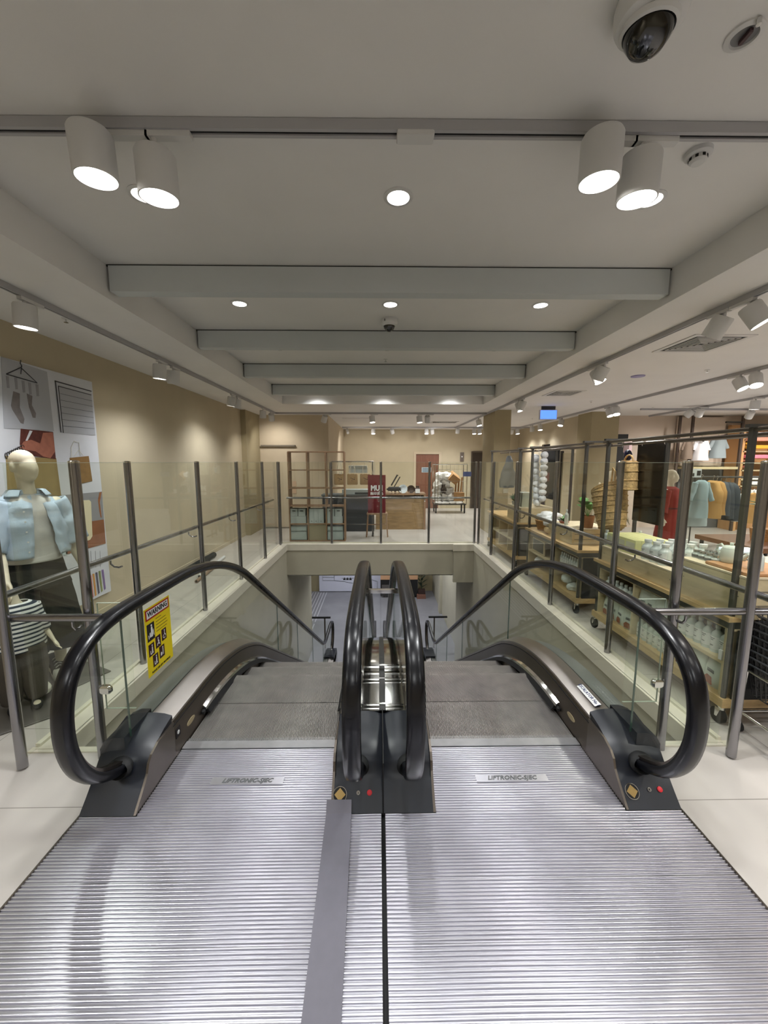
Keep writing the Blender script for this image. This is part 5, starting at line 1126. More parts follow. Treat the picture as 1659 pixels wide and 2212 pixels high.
o = crumple('folded_cloth', (2.72, 2.86, 1.075), (.13, .08, .035), mat('cloth_pale_blue', (206, 222, 230), .9), 5); tag(o, 'pale blue white cloth draped behind the small jars', 'cloth')
tag(MB().cbox((2.52, 2.51, 1.042), (.38, .34, .022), bev=.004).build('cutting_board', mat('board_warm', (180, 134, 92), .5, var=.08, stretch=(1, 8, 1))), 'wooden cutting board under the teapot on the tall riser', 'board')
tp = empty('teapot', (2.50, 2.625, 1.054), 'white enamel teapot with curved spout on the cutting board', 'teapot'); Mx = Matrix.Translation((2.47, 2.635, 1.054)); TPW = mat('enamel_white', (206, 212, 202), .25)
MB().lathe([(.002, 0), (.056, 0), (.062, .012), (.058, .08), (.05, .095), (.048, .10)], 28, Mx).build('pot_body', TPW, tp, smooth=True)
MB().lathe([(.05, .10), (.04, .112), (.012, .117), (.010, .128), (.014, .134), (.002, .138)], 24, Mx).build('lid', TPW, tp, smooth=True)
MB().tube([(2.47, 2.580, 1.085), (2.475, 2.545, 1.10), (2.48, 2.525, 1.125), (2.48, 2.510, 1.135)], [.02, .016, .011, .009], 10).build('spout', TPW, tp, smooth=True)
MB().tube([(2.47, 2.685, 1.14), (2.468, 2.715, 1.165), (2.466, 2.740, 1.15), (2.466, 2.745, 1.12), (2.466, 2.715, 1.09), (2.468, 2.685, 1.085)], .008, 8).build('handle', TPW, tp, smooth=True)
put(big, (2.45, 2.43, 1.054), 'frosted bottle standing on the near end of the cutting board', 'large bottles on the long riser', scale=(.9, .9, .85))
o = put(bp_, (2.36, 3.93, .9), 'slim white bottle behind the yellow box block on the long riser', 'slim bottles near the yellow boxes'); put(bp_, (2.66, 3.86, .9), 'slim white bottle showing above the yellow box block', 'slim bottles near the yellow boxes')
fb = empty('fruit_bowl', (2.98, 2.42, 1.03), 'round brown wooden bowl wrapped in clear plastic at the right frame edge', 'bowl'); Mx = Matrix.Translation((2.72, 2.42, 1.03))
MB().lathe([(.002, 0), (.05, 0), (.1, .05), (.105, .07), (.095, .065), (.002, .02)], 24, Mx).build('bowl_body', mat('bowl_brown', (122, 62, 34), .4, var=.1), fb, smooth=True); crumple('plastic_wrap', (2.72, 2.42, 1.115), (.09, .09, .05), mat('plastic_beige', (206, 190, 166), .4), 9).parent = fb; bpy.data.objects['plastic_wrap'].matrix_parent_inverse = Matrix.Translation(-Vector((2.98, 2.42, 1.03)))
# middle unit goods
pl_ = empty('monstera_plant', (2.52, 4.78, .945), 'monstera plant in a terracotta pot on the middle riser', 'plant'); Mx = Matrix.Translation((2.58, 4.72, .945))
MB().lathe([(.002, 0), (.06, 0), (.08, .15), (.074, .15), (.07, .12), (.002, .12)], 20, Mx).build('pot', mat('terracotta', (160, 112, 74), .7, var=.1), pl_, smooth=True)
LEAFG = mat('leaf_green', (64, 116, 44), .45, var=.25, scale=14)
def leaf(mb, base, tip, w, n=8, droop=.03, cut=False):
    base = Vector(base); tip = Vector(tip); d = tip-base; s_ = d.cross(Vector((0, 0, 1))); s_ = s_.normalized() if s_.length > 1e-4 else Vector((1, 0, 0)); vs = []; fs = []
    for i in range(n+1):
        t = i/n; c_ = base+d*t-Vector((0, 0, droop*t*t)); ww = w*math.sin(PI*min(1, t*.93+.05))**.8*(.55 if cut and i % 2 else 1)
        vs += [c_-s_*ww+Vector((0, 0, ww*.2)), c_, c_+s_*ww+Vector((0, 0, ww*.2))]
    for i in range(n): a = i*3; fs += [(a, a+1, a+4, a+3), (a+1, a+2, a+5, a+4)]
    mb.add(vs, fs)
st_ = MB(); rnd = random.Random(5)
for k in range(9):
    a = k*.7+.3; b = Vector((2.58, 4.72, 1.07)); m1 = b+Vector((math.cos(a)*.05, math.sin(a)*.05, .10+.03*(k % 3))); st_.tube([b, m1], .003, 5); lf = MB(); leaf(lf, m1, m1+Vector((math.cos(a)*.09, math.sin(a)*.09, .11-.03*(k % 2))), .075, 12, .03, True); lf.build('leaf', LEAFG, pl_)
st_.build('stems', LEAFG, pl_)
sp_ = empty('small_plant', (2.47, 5.08, .945), 'small leafy plant in a shallow terracotta dish on the middle riser', 'plant'); Mx = Matrix.Translation((2.46, 5.07, .945)); MB().lathe([(.002, 0), (.045, 0), (.065, .025), (.06, .028), (.002, .02)], 20, Mx).build('dish', mat('terracotta_red', (150, 82, 60), .6), sp_, smooth=True); lf = MB()
for k in range(12): a = k*2.4; leaf(lf, (2.46, 5.07, .965), (2.46+math.cos(a)*.07, 5.07+math.sin(a)*.07, 1.02+.02*(k % 3)), .022, 6, .02)
lf.build('leaves', LEAFG, sp_)
pb = put(bp_, (2.42, 4.93, .945), 'white pump bottle beside the terracotta pot on the middle riser', 'small goods on the middle riser', scale=(.7, .7, 1.3))
gc_ = empty('glass_cloche', (2.5, 5.33, .9), 'pointed pale cone shaped bottle between the cotton basket and middle riser', 'jar'); Mx = Matrix.Translation((2.44, 5.36, .755)); MB().lathe([(.002, 0), (.05, 0), (.045, .1), (.03, .22), (.012, .26), (.002, .265)], 16, Mx).build('cloche_body', BOTC, gc_, smooth=True)
RATT = mat('rattan', (160, 116, 62), .7, var=.3, scale=60, bump=.6, bscale=90)
rb = empty('rattan_basket', (2.5, 5.65, .755), 'round rattan basket of white cotton on the middle unit', 'basket'); Mx = Matrix.Translation((2.50, 5.62, .757))
m_ = MB(); m_.lathe([(.002, 0), (.15, 0), (.17, .08), (.19, .15), (.18, .155), (.16, .03)], 30, Mx)
for k in range(8): m_.lathe([(.151+k*.005, .01+k*.018), (.158+k*.005, .019+k*.018), (.151+k*.005, .027+k*.018)], 30, Mx, cap=False)
m_.build('basket_body', RATT, rb, smooth=True)
COT = mat('cotton_white', (222, 226, 230), .9, bump=.4, bscale=30)
tag(crumple('cotton_bag', (2.50, 5.62, .95), (.17, .17, .08), COT, 31), 'bag of white cotton filling in the rattan basket', 'bag'); tag(crumple('cotton_bag', (2.44, 5.40, .90), (.10, .09, .09), COT, 33), 'smaller bag of white cotton right of the rattan basket', 'bag')
tag(crumple('wrapped_pouch', (2.37, 5.30, .80), (.05, .12, .045), mat('pouch_tan', (196, 170, 126), .7), 35), 'tan wrapped pouches lying in front of the rattan basket', 'pouch')
for k in range(2):
    o = crumple('rolled_towel', (2.40, 4.58-.0+k*.14, .235+.05*(k)), (.09, .09, .055), mat('towel_white', (212, 218, 216), .95), 40+k); tag(o, ('nearer', 'farther')[k]+' white rolled towel on the bottom shelf of the middle unit', 'towel', 'white towels in the middle unit')
tag(crumple('white_sack', (2.40, 5.10, .50), (.06, .07, .12), COT, 44), 'white cloth sack standing on the upper shelf of the middle unit', 'sack'); tag(crumple('white_sack', (2.40, 5.55, .28), (.08, .16, .07), COT, 45), 'white cloth sacks lying on the bottom shelf of the middle unit', 'sack')
for k in range(9):
    q = (2.36, 4.42+k*.055, .43); o = put(bp_, q, '%s dark amber bottle from the near end, upper shelf of the middle unit' % ORD[k], 'dark bottles in the middle unit', scale=(.7, .7, 1.15))
for k in range(4): o = MB().box((2.32, 4.50, .20+.035*k), (2.60, 4.90, .225+.035*k)); 
m_ = empty('framed_print', (2.32, 5.3, .43), 'framed dark print leaning on the upper shelf of the middle unit', 'frame'); MB().box((2.315, 5.30, .44), (2.33, 5.72, .64)).build('frame_border', WOODL, m_); MB().box((2.312, 5.33, .46), (2.316, 5.69, .62)).build('print_face', mat('dark_print', (74, 72, 66), .3), m_)
# farthest unit goods
fp = empty('fern_plant', (2.42, 6.86, 1.0), 'small dark green fern on the riser of the farthest unit', 'plant'); MB().lathe([(.002, 0), (.04, 0), (.05, .06), (.002, .055)], 16, Matrix.Translation((2.42, 6.86, 1.0))).build('pot', GREYC, fp, smooth=True); lf = MB()
for k in range(26): a = k*2.4; leaf(lf, (2.42, 6.86, 1.05), (2.42+math.cos(a)*.1, 6.86+math.sin(a)*.13, 1.13+.03*(k % 4)), .012, 5, .03)
lf.build('leaves', mat('fern_green', (48, 78, 40), .6, var=.3, scale=20), fp)
for k in range(7):
    o = MB().box((0, 0, 0), (.17, .022, .24)).build('book', mat('book_cover_%d' % (k % 4), ((196, 200, 186), (110, 104, 96), (170, 176, 160), (84, 78, 70))[k % 4], .7)); o.location = (2.40, 6.70-.04*k, 1.0); o.rotation_euler = (.12 if k > 1 else 0, 0, 0); tag(o, '%s upright book from the fern, on the farthest riser' % ORD[k], 'book', 'books on the farthest riser')
hp = empty('hanging_apron', (2.34, 7.1, 1.9), 'grey apron hanging from the rack frame of the farthest unit', 'apron')
APR = mat('apron_grey', (120, 124, 126), .9); q = W(1100, 1000, X=2.4)
cloth('apron_body', [(2.4, q.y, 1.86, .02, .02), (2.4, q.y, 1.78, .06, .04), (2.39, q.y, 1.6, .11, .05), (2.38, q.y, 1.42, .16, .05), (2.37, q.y, 1.28, .13, .04)], APR, None, amp=.012, freq=9, cap=True).parent = hp; bpy.data.objects['apron_body'].matrix_parent_inverse = Matrix.Translation(-Vector((2.34, 7.1, 1.9)))
MB().tube([(2.4, q.y, 1.97), (2.4, q.y-.02, 1.93), (2.4, q.y, 1.9), (2.4, q.y, 1.85)], .006, 6).build('hook', CHR, hp)
gl_ = empty('pompom_garland', (2.5, 6.0, 1.9), 'white hanging garland of wrapped round sponges on the middle rack frame', 'garland'); rnd = random.Random(11)
for k in range(24):
    t = k/23; a = k*2.1; q = W(1163+11*math.cos(a)*(1.2-.5*t), 983+t*103, X=2.7+.05*math.sin(a)); mb = MB(); mb.ell(q, (.062, .062, .055), 12, 8); mb.v = [tuple(Vector(v)+Vector((1, 1, 1))*noise.noise(Vector(v)*30)*.012) for v in mb.v]; mb.build('wrapped_sponge', COT, gl_, smooth=True)
MB().tube([W(1163, 962, X=2.7), W(1165, 985, X=2.7), W(1163, 1080, X=2.7)], .004, 5).build('cord', PAP, gl_)
tag(MB().box((2.52, 5.34, 1.20), (2.56, 5.64, 1.93)).build('black_panel', BLKR), 'tall black panel hanging behind the white sponge garland', 'panel') if False else None
q0, q1 = W(1176, 972, X=3.0), W(1200, 1080, X=3.0)
hb = empty('hanging_bag', (3.0, q0.y, q0.z), 'tall black garment bag hanging right of the white sponge garland', 'bag')
MB().cbox((3.0, (q0.y+q1.y)/2, (q0.z+q1.z)/2), (.08, abs(q0.y-q1.y), q0.z-q1.z), bev=.02).build('bag_body', BLACKF, hb); MB().box((2.955, q1.y+.2, q0.z-.55), (2.96, q0.y-.1, q0.z-.4)).build('bag_patch', mat('patch_maroon', (96, 34, 38), .8), hb)
# near hanging goods
HX = 2.62
q0, q1, q2, q3 = W(1380, 958, X=HX), W(1437, 955, X=HX), W(1415, 1134, X=HX), W(1365, 1120, X=HX)
bpn = empty('hanging_board', (HX, q0.y, q0.z), 'large black rectangular panel hanging from the rack over the yellow boxes', 'panel')
MB().box((HX, min(q1.y, q2.y), q2.z), (HX+.012, max(q0.y, q3.y), q0.z)).build('panel_face', mat('board_black', (14, 15, 16), .25), bpn); MB().box((HX-.002, min(q1.y, q2.y)-.004, q0.z), (HX+.014, max(q0.y, q3.y)+.004, q0.z+.012)).build('panel_clip', PAP, bpn)
SEA = mat('seagrass', (186, 156, 108), .85, var=.3, scale=40, bump=.6, bscale=60)
def woven(name, lb, pts, rr, hx, handles=True):
    d = empty(name, pts[0], lb, 'basket', 'woven baskets hanging from the rack'); m_ = MB(); R = []; n = 26
    m_.tube([Vector(p) for p in pts], rr, n); 
    o = m_.build('basket_body', SEA, d, smooth=True)
    rings_ = MB(); P = [Vector(p) for p in pts]
    for i in range(len(P)-1):
        for k in range(3):
            t = k/3; c_ = P[i].lerp(P[i+1], t); r = rr[i]*(1-t)+rr[i+1]*t; z = (P[i+1]-P[i]).normalized(); x = z.orthogonal().normalized(); y = z.cross(x)
            rings_.tube([c_+(x*math.cos(a)+y*math.sin(a))*(r+.002) for a in [2*PI*j/22 for j in range(23)]], .006, 5)
    rings_.build('woven_rings', SEA, d, smooth=True); return d
a, b = W(1318, 1080, X=2.5), W(1300, 1078, X=2.5)
c0, c1, c2 = W(1316, 1062, X=2.5), W(1318, 1095, X=2.5), W(1322, 1138, X=2.5)
wb_ = woven('seagrass_basket', 'large brown seagrass basket hanging tilted beside the black panel', [c0+Vector((0, .02, .035)), c0, c1, c2, c2+Vector((0, -.02, -.055))], [.165, .17, .165, .13, .06], 0)
MB().tube([c0+Vector((0, .14, 0)), c0+Vector((0, .20, .08)), c0+Vector((0, .24, .04)), c0+Vector((0, .17, -.08))], .012, 8).build('handle', mat('handle_cotton', (214, 206, 186), .9), wb_); MB().tube([c0+Vector((0, -.1, .05)), c0+Vector((0, -.08, .22)), c0+Vector((0, -.04, .26)), c0+Vector((0, -.02, .06))], .010, 8).build('handle', SEA, wb_)
e0, e1 = W(1358, 1000, X=2.55), W(1356, 1056, X=2.55)
wc_ = woven('seagrass_bag', 'square woven seagrass bag hanging between the basket and black panel', [e0+Vector((0, 0, .02)), e0, e1, e1+Vector((0, 0, -.01))], [.06, .085, .085, .05], 0)
MB().tube([e0+Vector((0, .07*math.cos(t), .07*math.sin(t)+.01)) for t in [PI*k/8 for k in range(9)]], .009, 8).build('handle', SEA, wc_)
tag(MB().ell(W(1356, 984, X=2.6), (.03, .06, .06), 16, 10).build('navy_pouch', mat('navy_gloss', (18, 22, 58), .25), smooth=True), 'shiny navy pouch hanging above the woven seagrass bag', 'pouch')
g = empty('pink_pouch', W(1352, 968, X=2.7), 'pink white pouch hung behind the navy pouch', 'pouch'); MB().cbox(W(1356, 966, X=2.7), (.03, .12, .12), bev=.01).build('pouch_body', mat('pouch_pink', (226, 196, 200), .8), g)
for k, (px, py) in enumerate(((1345, 960), (1388, 953), (1437, 950))):
    q = W(px, py, X=2.5); tag(MB().tube([(2.5, q.y, 1.95), (2.5, q.y-.012, 1.965), (2.5, q.y, 1.975), (2.5, q.y+.01, 1.96), (2.5, q.y, 1.9)], .004, 6).build('rail_hook', CHR), ('leftmost', 'middle', 'rightmost')[k]+' chrome hook on the rack rail above the nearest unit', 'hook', 'chrome hooks on the rack rail')
ko = W(1345, 1110, Y=5.6); 
# basket stack at the right frame edge
bs = empty('basket_trolley', (2.75, 2.2, 0), 'low steel trolley frame on castors under the black baskets, right frame edge', 'trolley')
bx0, bx1, by0, by1 = 2.37, 2.85, 2.02, 2.38-.06
m_ = MB(); m_.tube([(bx0, by0, .42), (bx0-.01, by0, .40), (bx0-.02, by0, .36), (bx0-.02, by0, .12), (bx1, by0, .12)], .010, 8); m_.tube([(bx0, by0, .42), (bx1, by0, .42), (bx1, by1, .42), (bx0, by1, .42), (bx0, by0, .42)], .009, 8); m_.tube([(bx0-.02, by0, .14), (bx0-.02, by1, .14), (bx1, by1, .14)], .009, 8); m_.cyl((bx0-.02, by1, .14), (bx0, by1, .42), .009, n=8); m_.build('trolley_frame', CHR, bs, smooth=True)
for x, y in ((bx0-.02, by0), (bx0-.02, by1), (bx1, by0)):
    c_ = MB().cyl((x-.012, y, .035), (x+.012, y, .035), .035, n=18).build('castor', BLKR, bs, smooth=True); MB().cyl((x, y, .07), (x, y, .13), .014, n=12).build('castor_stem', CHR, c_)
bk = local_thing('shopping_basket', 'x', 'basket', 'stacked black wire baskets'); w_, l_ = .44, .28; m_ = MB()
for k in range(15): x = -w_/2+w_*k/14; m_.cyl((x*.9, -l_/2*.85, 0), (x, -l_/2, .2), .0035, n=5); m_.cyl((x*.9, l_/2*.85, 0), (x, l_/2, .2), .0035, n=5)
for k in range(9): y = -l_/2+l_*k/8; m_.cyl((-w_/2*.9, y*.85, 0), (-w_/2, y, .2), .0035, n=5); m_.cyl((w_/2*.9, y*.85, 0), (w_/2, y, .2), .0035, n=5); m_.cyl((-w_/2*.9, y*.85, 0), (w_/2*.9, y*.85, 0), .003, n=5)
for z in (.0, .07, .14):
    f_ = .9+.1*z/.2; g_ = .85+.15*z/.2; m_.tube([(-w_/2*f_, -l_/2*g_, z), (w_/2*f_, -l_/2*g_, z), (w_/2*f_, l_/2*g_, z), (-w_/2*f_, l_/2*g_, z), (-w_/2*f_, -l_/2*g_, z)], .0035, 5)
m_.build('basket_wires', DKMET, bk); MB().tube([(-w_/2, -l_/2, .2), (w_/2, -l_/2, .2), (w_/2, l_/2, .2), (-w_/2, l_/2, .2), (-w_/2, -l_/2, .2)], .007, 6).build('basket_rim', mat('rim_grey', (104, 106, 112), .4, .6), bk)
for k in range(9): put(bk, (2.62, 2.20, .25+.0+k*.048), '%s basket from the bottom of the black basket stack' % ORD[k], 'stacked black wire baskets')
# shop floor beyond : red dress mannequin, clothes
def simple_person(lb, px, py_top, Y, H, rz, rot_head=0):
    q = W(px, py_top, Y=Y); mm = local_thing('mannequin', lb, 'mannequin'); mannequin_body(mm, H, True, .014, True, rot_head); mm.location = (q.x, Y, max(0., q.z-H)); mm.rotation_euler = (0, 0, rz); return mm
rd = simple_person('distant cream mannequin in a long rust red shirt dress', 1453, 1023, 6.6, 1.62, .5, .6); s_ = 1.62/1.82; RD = mat('dress_rust', (146, 50, 40), .85, var=.05)
cloth('dress', [(0, 0, 1.50*s_, .07, .065), (0, 0, 1.45*s_, .15, .10), (0, 0, 1.3*s_, .18, .13), (0, 0, 1.1*s_, .17, .13), (0, 0, .9*s_, .20, .15), (0, 0, .42, .24, .19)], RD, rd, amp=.006, fold=.03)
for sd in (-1, 1): limb_cloth('sleeve', (sd*.14, 0, 1.43*s_), (sd*.22, -.01, 1.0*s_), .07, .065, RD, rd, seed=sd)
MB().rings([[Vector((r*1.05*math.cos(2*PI*k/24), r*math.sin(2*PI*k/24)*.8, z)) for k in range(24)] for z, r in ((1.1*s_, .178), (1.075*s_, .18))]).build('belt', mat('belt_dark', (90, 30, 26), .6), rd)
pm = simple_person('distant cream mannequin in a peach layered top behind the seagrass basket', 1323, 1023, 6.8, 1.6, -.4, .4)
cloth('layered_top', [(0, 0, 1.32, .08, .07), (0, 0, 1.26, .15, .11), (0, 0, 1.1, .20, .15), (0, 0, .9, .22, .17)], mat('peach_cloth', (222, 172, 140), .9), pm, amp=.008, fold=.04); cloth('jeans', [(0, 0, .92, .15, .13), (0, 0, .7, .16, .13), (0, 0, .3, .13, .12), (0, 0, .12, .12, .11)], mat('denim_grey', (78, 84, 94), .9), pm, amp=.005)
YB_ = 9.7
def at(px, py, Y=YB_): return W(px, py, Y=Y)
cw_ = empty('clothes_wall_unit', (9, YB_, 0), 'dark framed wall display with wooden shelves holding the hanging clothes', 'display wall')
a, b = at(1502, 1011), at(1610, 1180); MB().box((a.x, 10.22, 0), (b.x, 10.28, a.z)).build('back_panel', mat('display_grey', (96, 98, 100), .7), cw_)
for px in (1470, 1498, 1606): q = at(px, 905); MB().box((q.x-.025, YB_-.02, 0), (q.x+.025, YB_+.03, 2.88)).build('upright', mat('frame_brown', (72, 58, 50), .5), cw_)
q = at(1520, 1011); MB().box((at(1492, 1011).x, YB_-.05, q.z-.03), (at(1590, 1011).x, 10.25, q.z+.03)).build('wooden_shelf', WOODL, cw_)
MB().box((at(1498, 900).x, 10.18, q.z+.05), (at(1606, 900).x, 10.22, 2.9)).build('upper_back', mat('wall_pinkish', (214, 198, 182), .85), cw_)
q = at(1575, 912); MB().cyl((at(1568, 911).x, YB_, q.z), (at(1606, 911).x, YB_, q.z), .02, n=8).build('hanging_bar', DKMET, cw_)
wu = empty('towel_shelf', (10, YB_, 0), 'warm wooden shelf column with folded orange and pink towels, right frame edge', 'shelf')
a, b = at(1611, 925), at(1700, 1060); MB().box((a.x, 10.1, 0), (b.x, 10.2, 2.7)).build('shelf_back', mat('shelf_orange_wood', (206, 160, 110), .6), wu)
for px in (1611, 1632, 1700): q = at(px, 925); MB().box((q.x-.03, YB_, 0), (q.x+.03, 10.15, 2.65)).build('upright', mat('shelf_orange_wood', (206, 160, 110), .6), wu)
for py in (925, 950, 975, 1000, 1016, 1036, 1050): z = at(1640, py).z; MB().box((a.x, YB_, z-.02), (b.x, 10.15, z+.01)).build('shelf', WOODL, wu)
TW = ((240, 172, 150), (244, 150, 150), (232, 176, 60), (240, 140, 160), (224, 130, 90), (150, 120, 90), (236, 236, 232), (238, 238, 238), (222, 224, 228))
for i, py in enumerate((938, 948, 958, 967, 976, 985, 995, 1008)):
    q = at(1621, py); tag(MB().cbox((q.x, YB_+.15, q.z), (.2, .3, .05), bev=.015).build('folded_towel', mat('towel_%d' % (i % 6), TW[i % 6], .9)), '%s folded towel from the top in the narrow warm column' % ORD[i], 'towel', 'folded towels in the narrow column')
for i, (py, c) in enumerate(((945, 0), (962, 2), (983, 3), (1030, 6), (1041, 7), (1060, 6))):
    q = at(1650, py, 9.5); m_ = MB()
    for k in range(2): m_.cbox((q.x, YB_-.0, q.z+.03*k-.05), (.5, .3, .055), bev=.02)
    tag(m_.build('folded_garment', mat('garment_%d' % c, TW[c], .9)), '%s pile of folded garments from the top, wide column at right frame edge' % ORD[i], 'garment', 'folded garments at the right frame edge')
def hanging(name, lb, px0, px1, py0, py1, m, Y=YB_-.1, shirt=True, sleeves=True, th=.1, grp=None):
    a = at(px0, py0, Y); b = at(px1, py1, Y); xc = (a.x+b.x)/2; w = abs(b.x-a.x)/2; z1, z0 = a.z, b.z; h = z1-z0
    d = empty(name, (xc, Y, z0), lb, 'garment', grp)
    k = .72 if sleeves else 1
    o = cloth('garment_body', [(xc, Y, z1, w*.2, th*.4), (xc, Y, z1-h*.05, w*.62*k, th*.6), (xc, Y, z1-h*.3, w*.75*k, th), (xc, Y, z0, w*1.0*k, th)], m, None, amp=.012, freq=5, fold=.05, nf=5, cap=True)
    o.parent = d; o.matrix_parent_inverse = Matrix.Translation(-WLOC[d.name])
    if sleeves:
        for sd in (-1, 1): o = limb_cloth('garment_sleeve', (xc+sd*w*.40, Y, z1-h*.07), (xc+sd*w*.86, Y-.02, z1-h*.55), w*.2, w*.17, m, None, seed=sd); o.parent = d; o.matrix_parent_inverse = Matrix.Translation(-WLOC[d.name])
    MB().tube([(xc, Y, z1+.10), (xc+.03, Y, z1+.08), (xc, Y, z1+.05), (xc, Y, z1-.02)], .006, 6).build('hanger_hook', CHR, d)
    return d
hanging('hanging_dress', 'white dress with small black bow hanging high on the clothes wall', 1496, 1531, 945, 995, mat('dress_white', (232, 230, 232), .9), th=.14)
q = at(1517, 950, YB_-.3); tag(MB().cbox(q, (.12, .03, .06), Matrix.Rotation(.4, 4, 'Y'), .01).build('black_bow', BLKR), 'small black bow at the neck of the white dress', 'bow')
hanging('hanging_shirt', 'grey shirt with rolled cuffs hanging high right of the white dress', 1530, 1570, 943, 990, mat('shirt_grey', (140, 150, 152), .9), th=.14)
hanging('hanging_coat', 'brown grey coat hanging high left of the white dress', 1471, 1496, 950, 992, mat('coat_taupe', (126, 110, 96), .9), th=.1)
hanging('hanging_tunic', 'large pale grey blue tunic hanging in front of the clothes wall', 1487, 1535, 1037, 1118, mat('tunic_blue_grey', (160, 182, 186), .9, var=.03), Y=7.0, th=.1)
hanging('hanging_dress', 'second pale tunic layer showing below the large grey blue tunic', 1482, 1528, 1085, 1136, mat('tunic_pale', (178, 192, 194), .9), Y=7.15, th=.06, sleeves=False)
for k, (p0, p1, c, z1) in enumerate(((1528, 1545, (176, 134, 76), 1118), (1537, 1553, (170, 128, 72), 1110), (1545, 1562, (62, 68, 74), 1112), (1554, 1572, (54, 60, 66), 1118), (1563, 1584, (50, 56, 62), 1122))): hanging('hanging_garment', '%s garment from the left on the crowded rail, %s' % (ORD[k], 'mustard brown' if k < 2 else 'charcoal'), p0, p1, 1038+k, z1, mat('rail_cloth_%d' % k, c, .9), Y=7.6+k*.06, th=.22, sleeves=False, grp='garments on the crowded rail')
hanging('hanging_trousers', 'pale grey drawstring trousers hanging right of the crowded rail', 1586, 1606, 1066, 1126, mat('trouser_pale', (188, 186, 178), .9), Y=7.8, sleeves=False, th=.06)
hanging('hanging_garment', 'mustard garment hanging behind the big near guard post at right', 1617, 1632, 1064, 1130, mat('rail_cloth_0', (176, 134, 76), .9), Y=7.9, sleeves=False, th=.06, grp='garments on the crowded rail')
cr = empty('clothes_rail', (6.6, 7.7, 0), 'dark rail stand holding the mustard and charcoal garments', 'rail'); a, b = at(1486, 1036, 7.7), at(1640, 1036, 7.7)
MB().cyl((a.x, 7.7, a.z+.05), (b.x, 7.7, a.z+.05), .018, n=8).build('top_bar', DKMET, cr)
for x in (a.x, b.x): MB().cyl((x, 7.7, 0), (x, 7.7, a.z+.05), .018, n=8).build('upright', DKMET, cr)
q = at(1503, 1022, 7.2); sg = empty('picture_sign', (q.x, 7.2, q.z), 'small grey sign with two garment pictures above the pale tunic', 'sign'); MB().cbox(q, (.2, .02, .16), bev=.002).build('sign_card', mat('card_pale', (206, 208, 206), .7), sg)
m_ = MB(); m_.cbox(q+Vector((-.06, -.012, -.03)), (.05, .004, .06)); m_.cbox(q+Vector((.05, -.012, 0)), (.07, .004, .09)); m_.build('sign_pictures', INK, sg); MB().cyl(q+Vector((0, 0, -.08)), (q.x, 7.2, 0), .012, n=8).build('sign_pole', DKMET, sg)
# low tables in the shop floor
for k, (px, py, Y, w, lb) in enumerate(((1650, 1168, 4.2, .9, 'wooden display table at the right frame edge behind the teapot'),)):
    q = W(px, py, Y=Y); t_ = empty('display_table', (q.x, Y, 0), lb, 'table', 'display tables in the shop floor'); MB().box((q.x-w/2, Y-.4, q.z-.05), (q.x+w/2, Y+.4, q.z)).build('table_top', mat('table_brown', (120, 82, 54), .5, var=.1), t_)
    for sx_ in (-1, 1):
        for sy_ in (-1, 1): MB().cyl((q.x+sx_*(w/2-.05), Y+sy_*.35, 0), (q.x+sx_*(w/2-.05), Y+sy_*.35, q.z-.05), .02, n=8).build('leg', DKMET, t_)
q = W(1652, 1085, Y=4.2); gp = empty('potted_plant', (q.x, 4.2, q.z-.2), 'green leafy plant at the right frame edge behind the tall guard post', 'plant'); lf = MB()
for k in range(14): a = k*2.4; leaf(lf, (q.x, 4.2, q.z-.05), (q.x+math.cos(a)*.14, 4.2+math.sin(a)*.14, q.z+.04*(k % 3)), .04, 6, .03)
lf.build('leaves', LEAFG, gp); MB().lathe([(.002, 0), (.08, 0), (.1, .14), (.002, .13)], 18, Matrix.Translation((q.x, 4.2, W(1650, 1168, Y=4.2).z))).build('pot', RATT, gp, smooth=True)
# dark posters / openings in the right background
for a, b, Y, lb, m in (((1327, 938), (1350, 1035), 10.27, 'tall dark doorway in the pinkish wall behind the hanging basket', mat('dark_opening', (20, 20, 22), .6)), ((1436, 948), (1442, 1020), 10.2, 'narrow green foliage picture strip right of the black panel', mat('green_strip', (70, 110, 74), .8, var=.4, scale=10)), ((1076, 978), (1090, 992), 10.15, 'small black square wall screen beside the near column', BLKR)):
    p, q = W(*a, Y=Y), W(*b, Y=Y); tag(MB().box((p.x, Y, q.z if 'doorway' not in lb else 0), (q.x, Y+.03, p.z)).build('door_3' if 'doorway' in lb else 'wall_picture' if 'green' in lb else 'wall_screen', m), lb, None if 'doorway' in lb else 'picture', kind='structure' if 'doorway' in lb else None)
for k, px in enumerate((1199, 1216, 1232)):
    p = W(px, 1000, Y=8.8); tag(MB().box((p.x-.16, 8.8, 0), (p.x+.1, 8.86, 1.95)).build('tall_panel', mat('cream_panel', (200, 190, 160), .7)), ('left', 'middle', 'right')[k]+' tall cream display panel standing beyond the middle unit', 'panel', 'tall cream display panels') if k != 1 else None
p = W(1214, 1000, Y=8.85); tag(MB().box((p.x-.03, 8.85, 0), (p.x+.03, 8.9, 2.0)).build('dark_post', DKMET), 'thin dark post between the tall cream display panels', 'post')
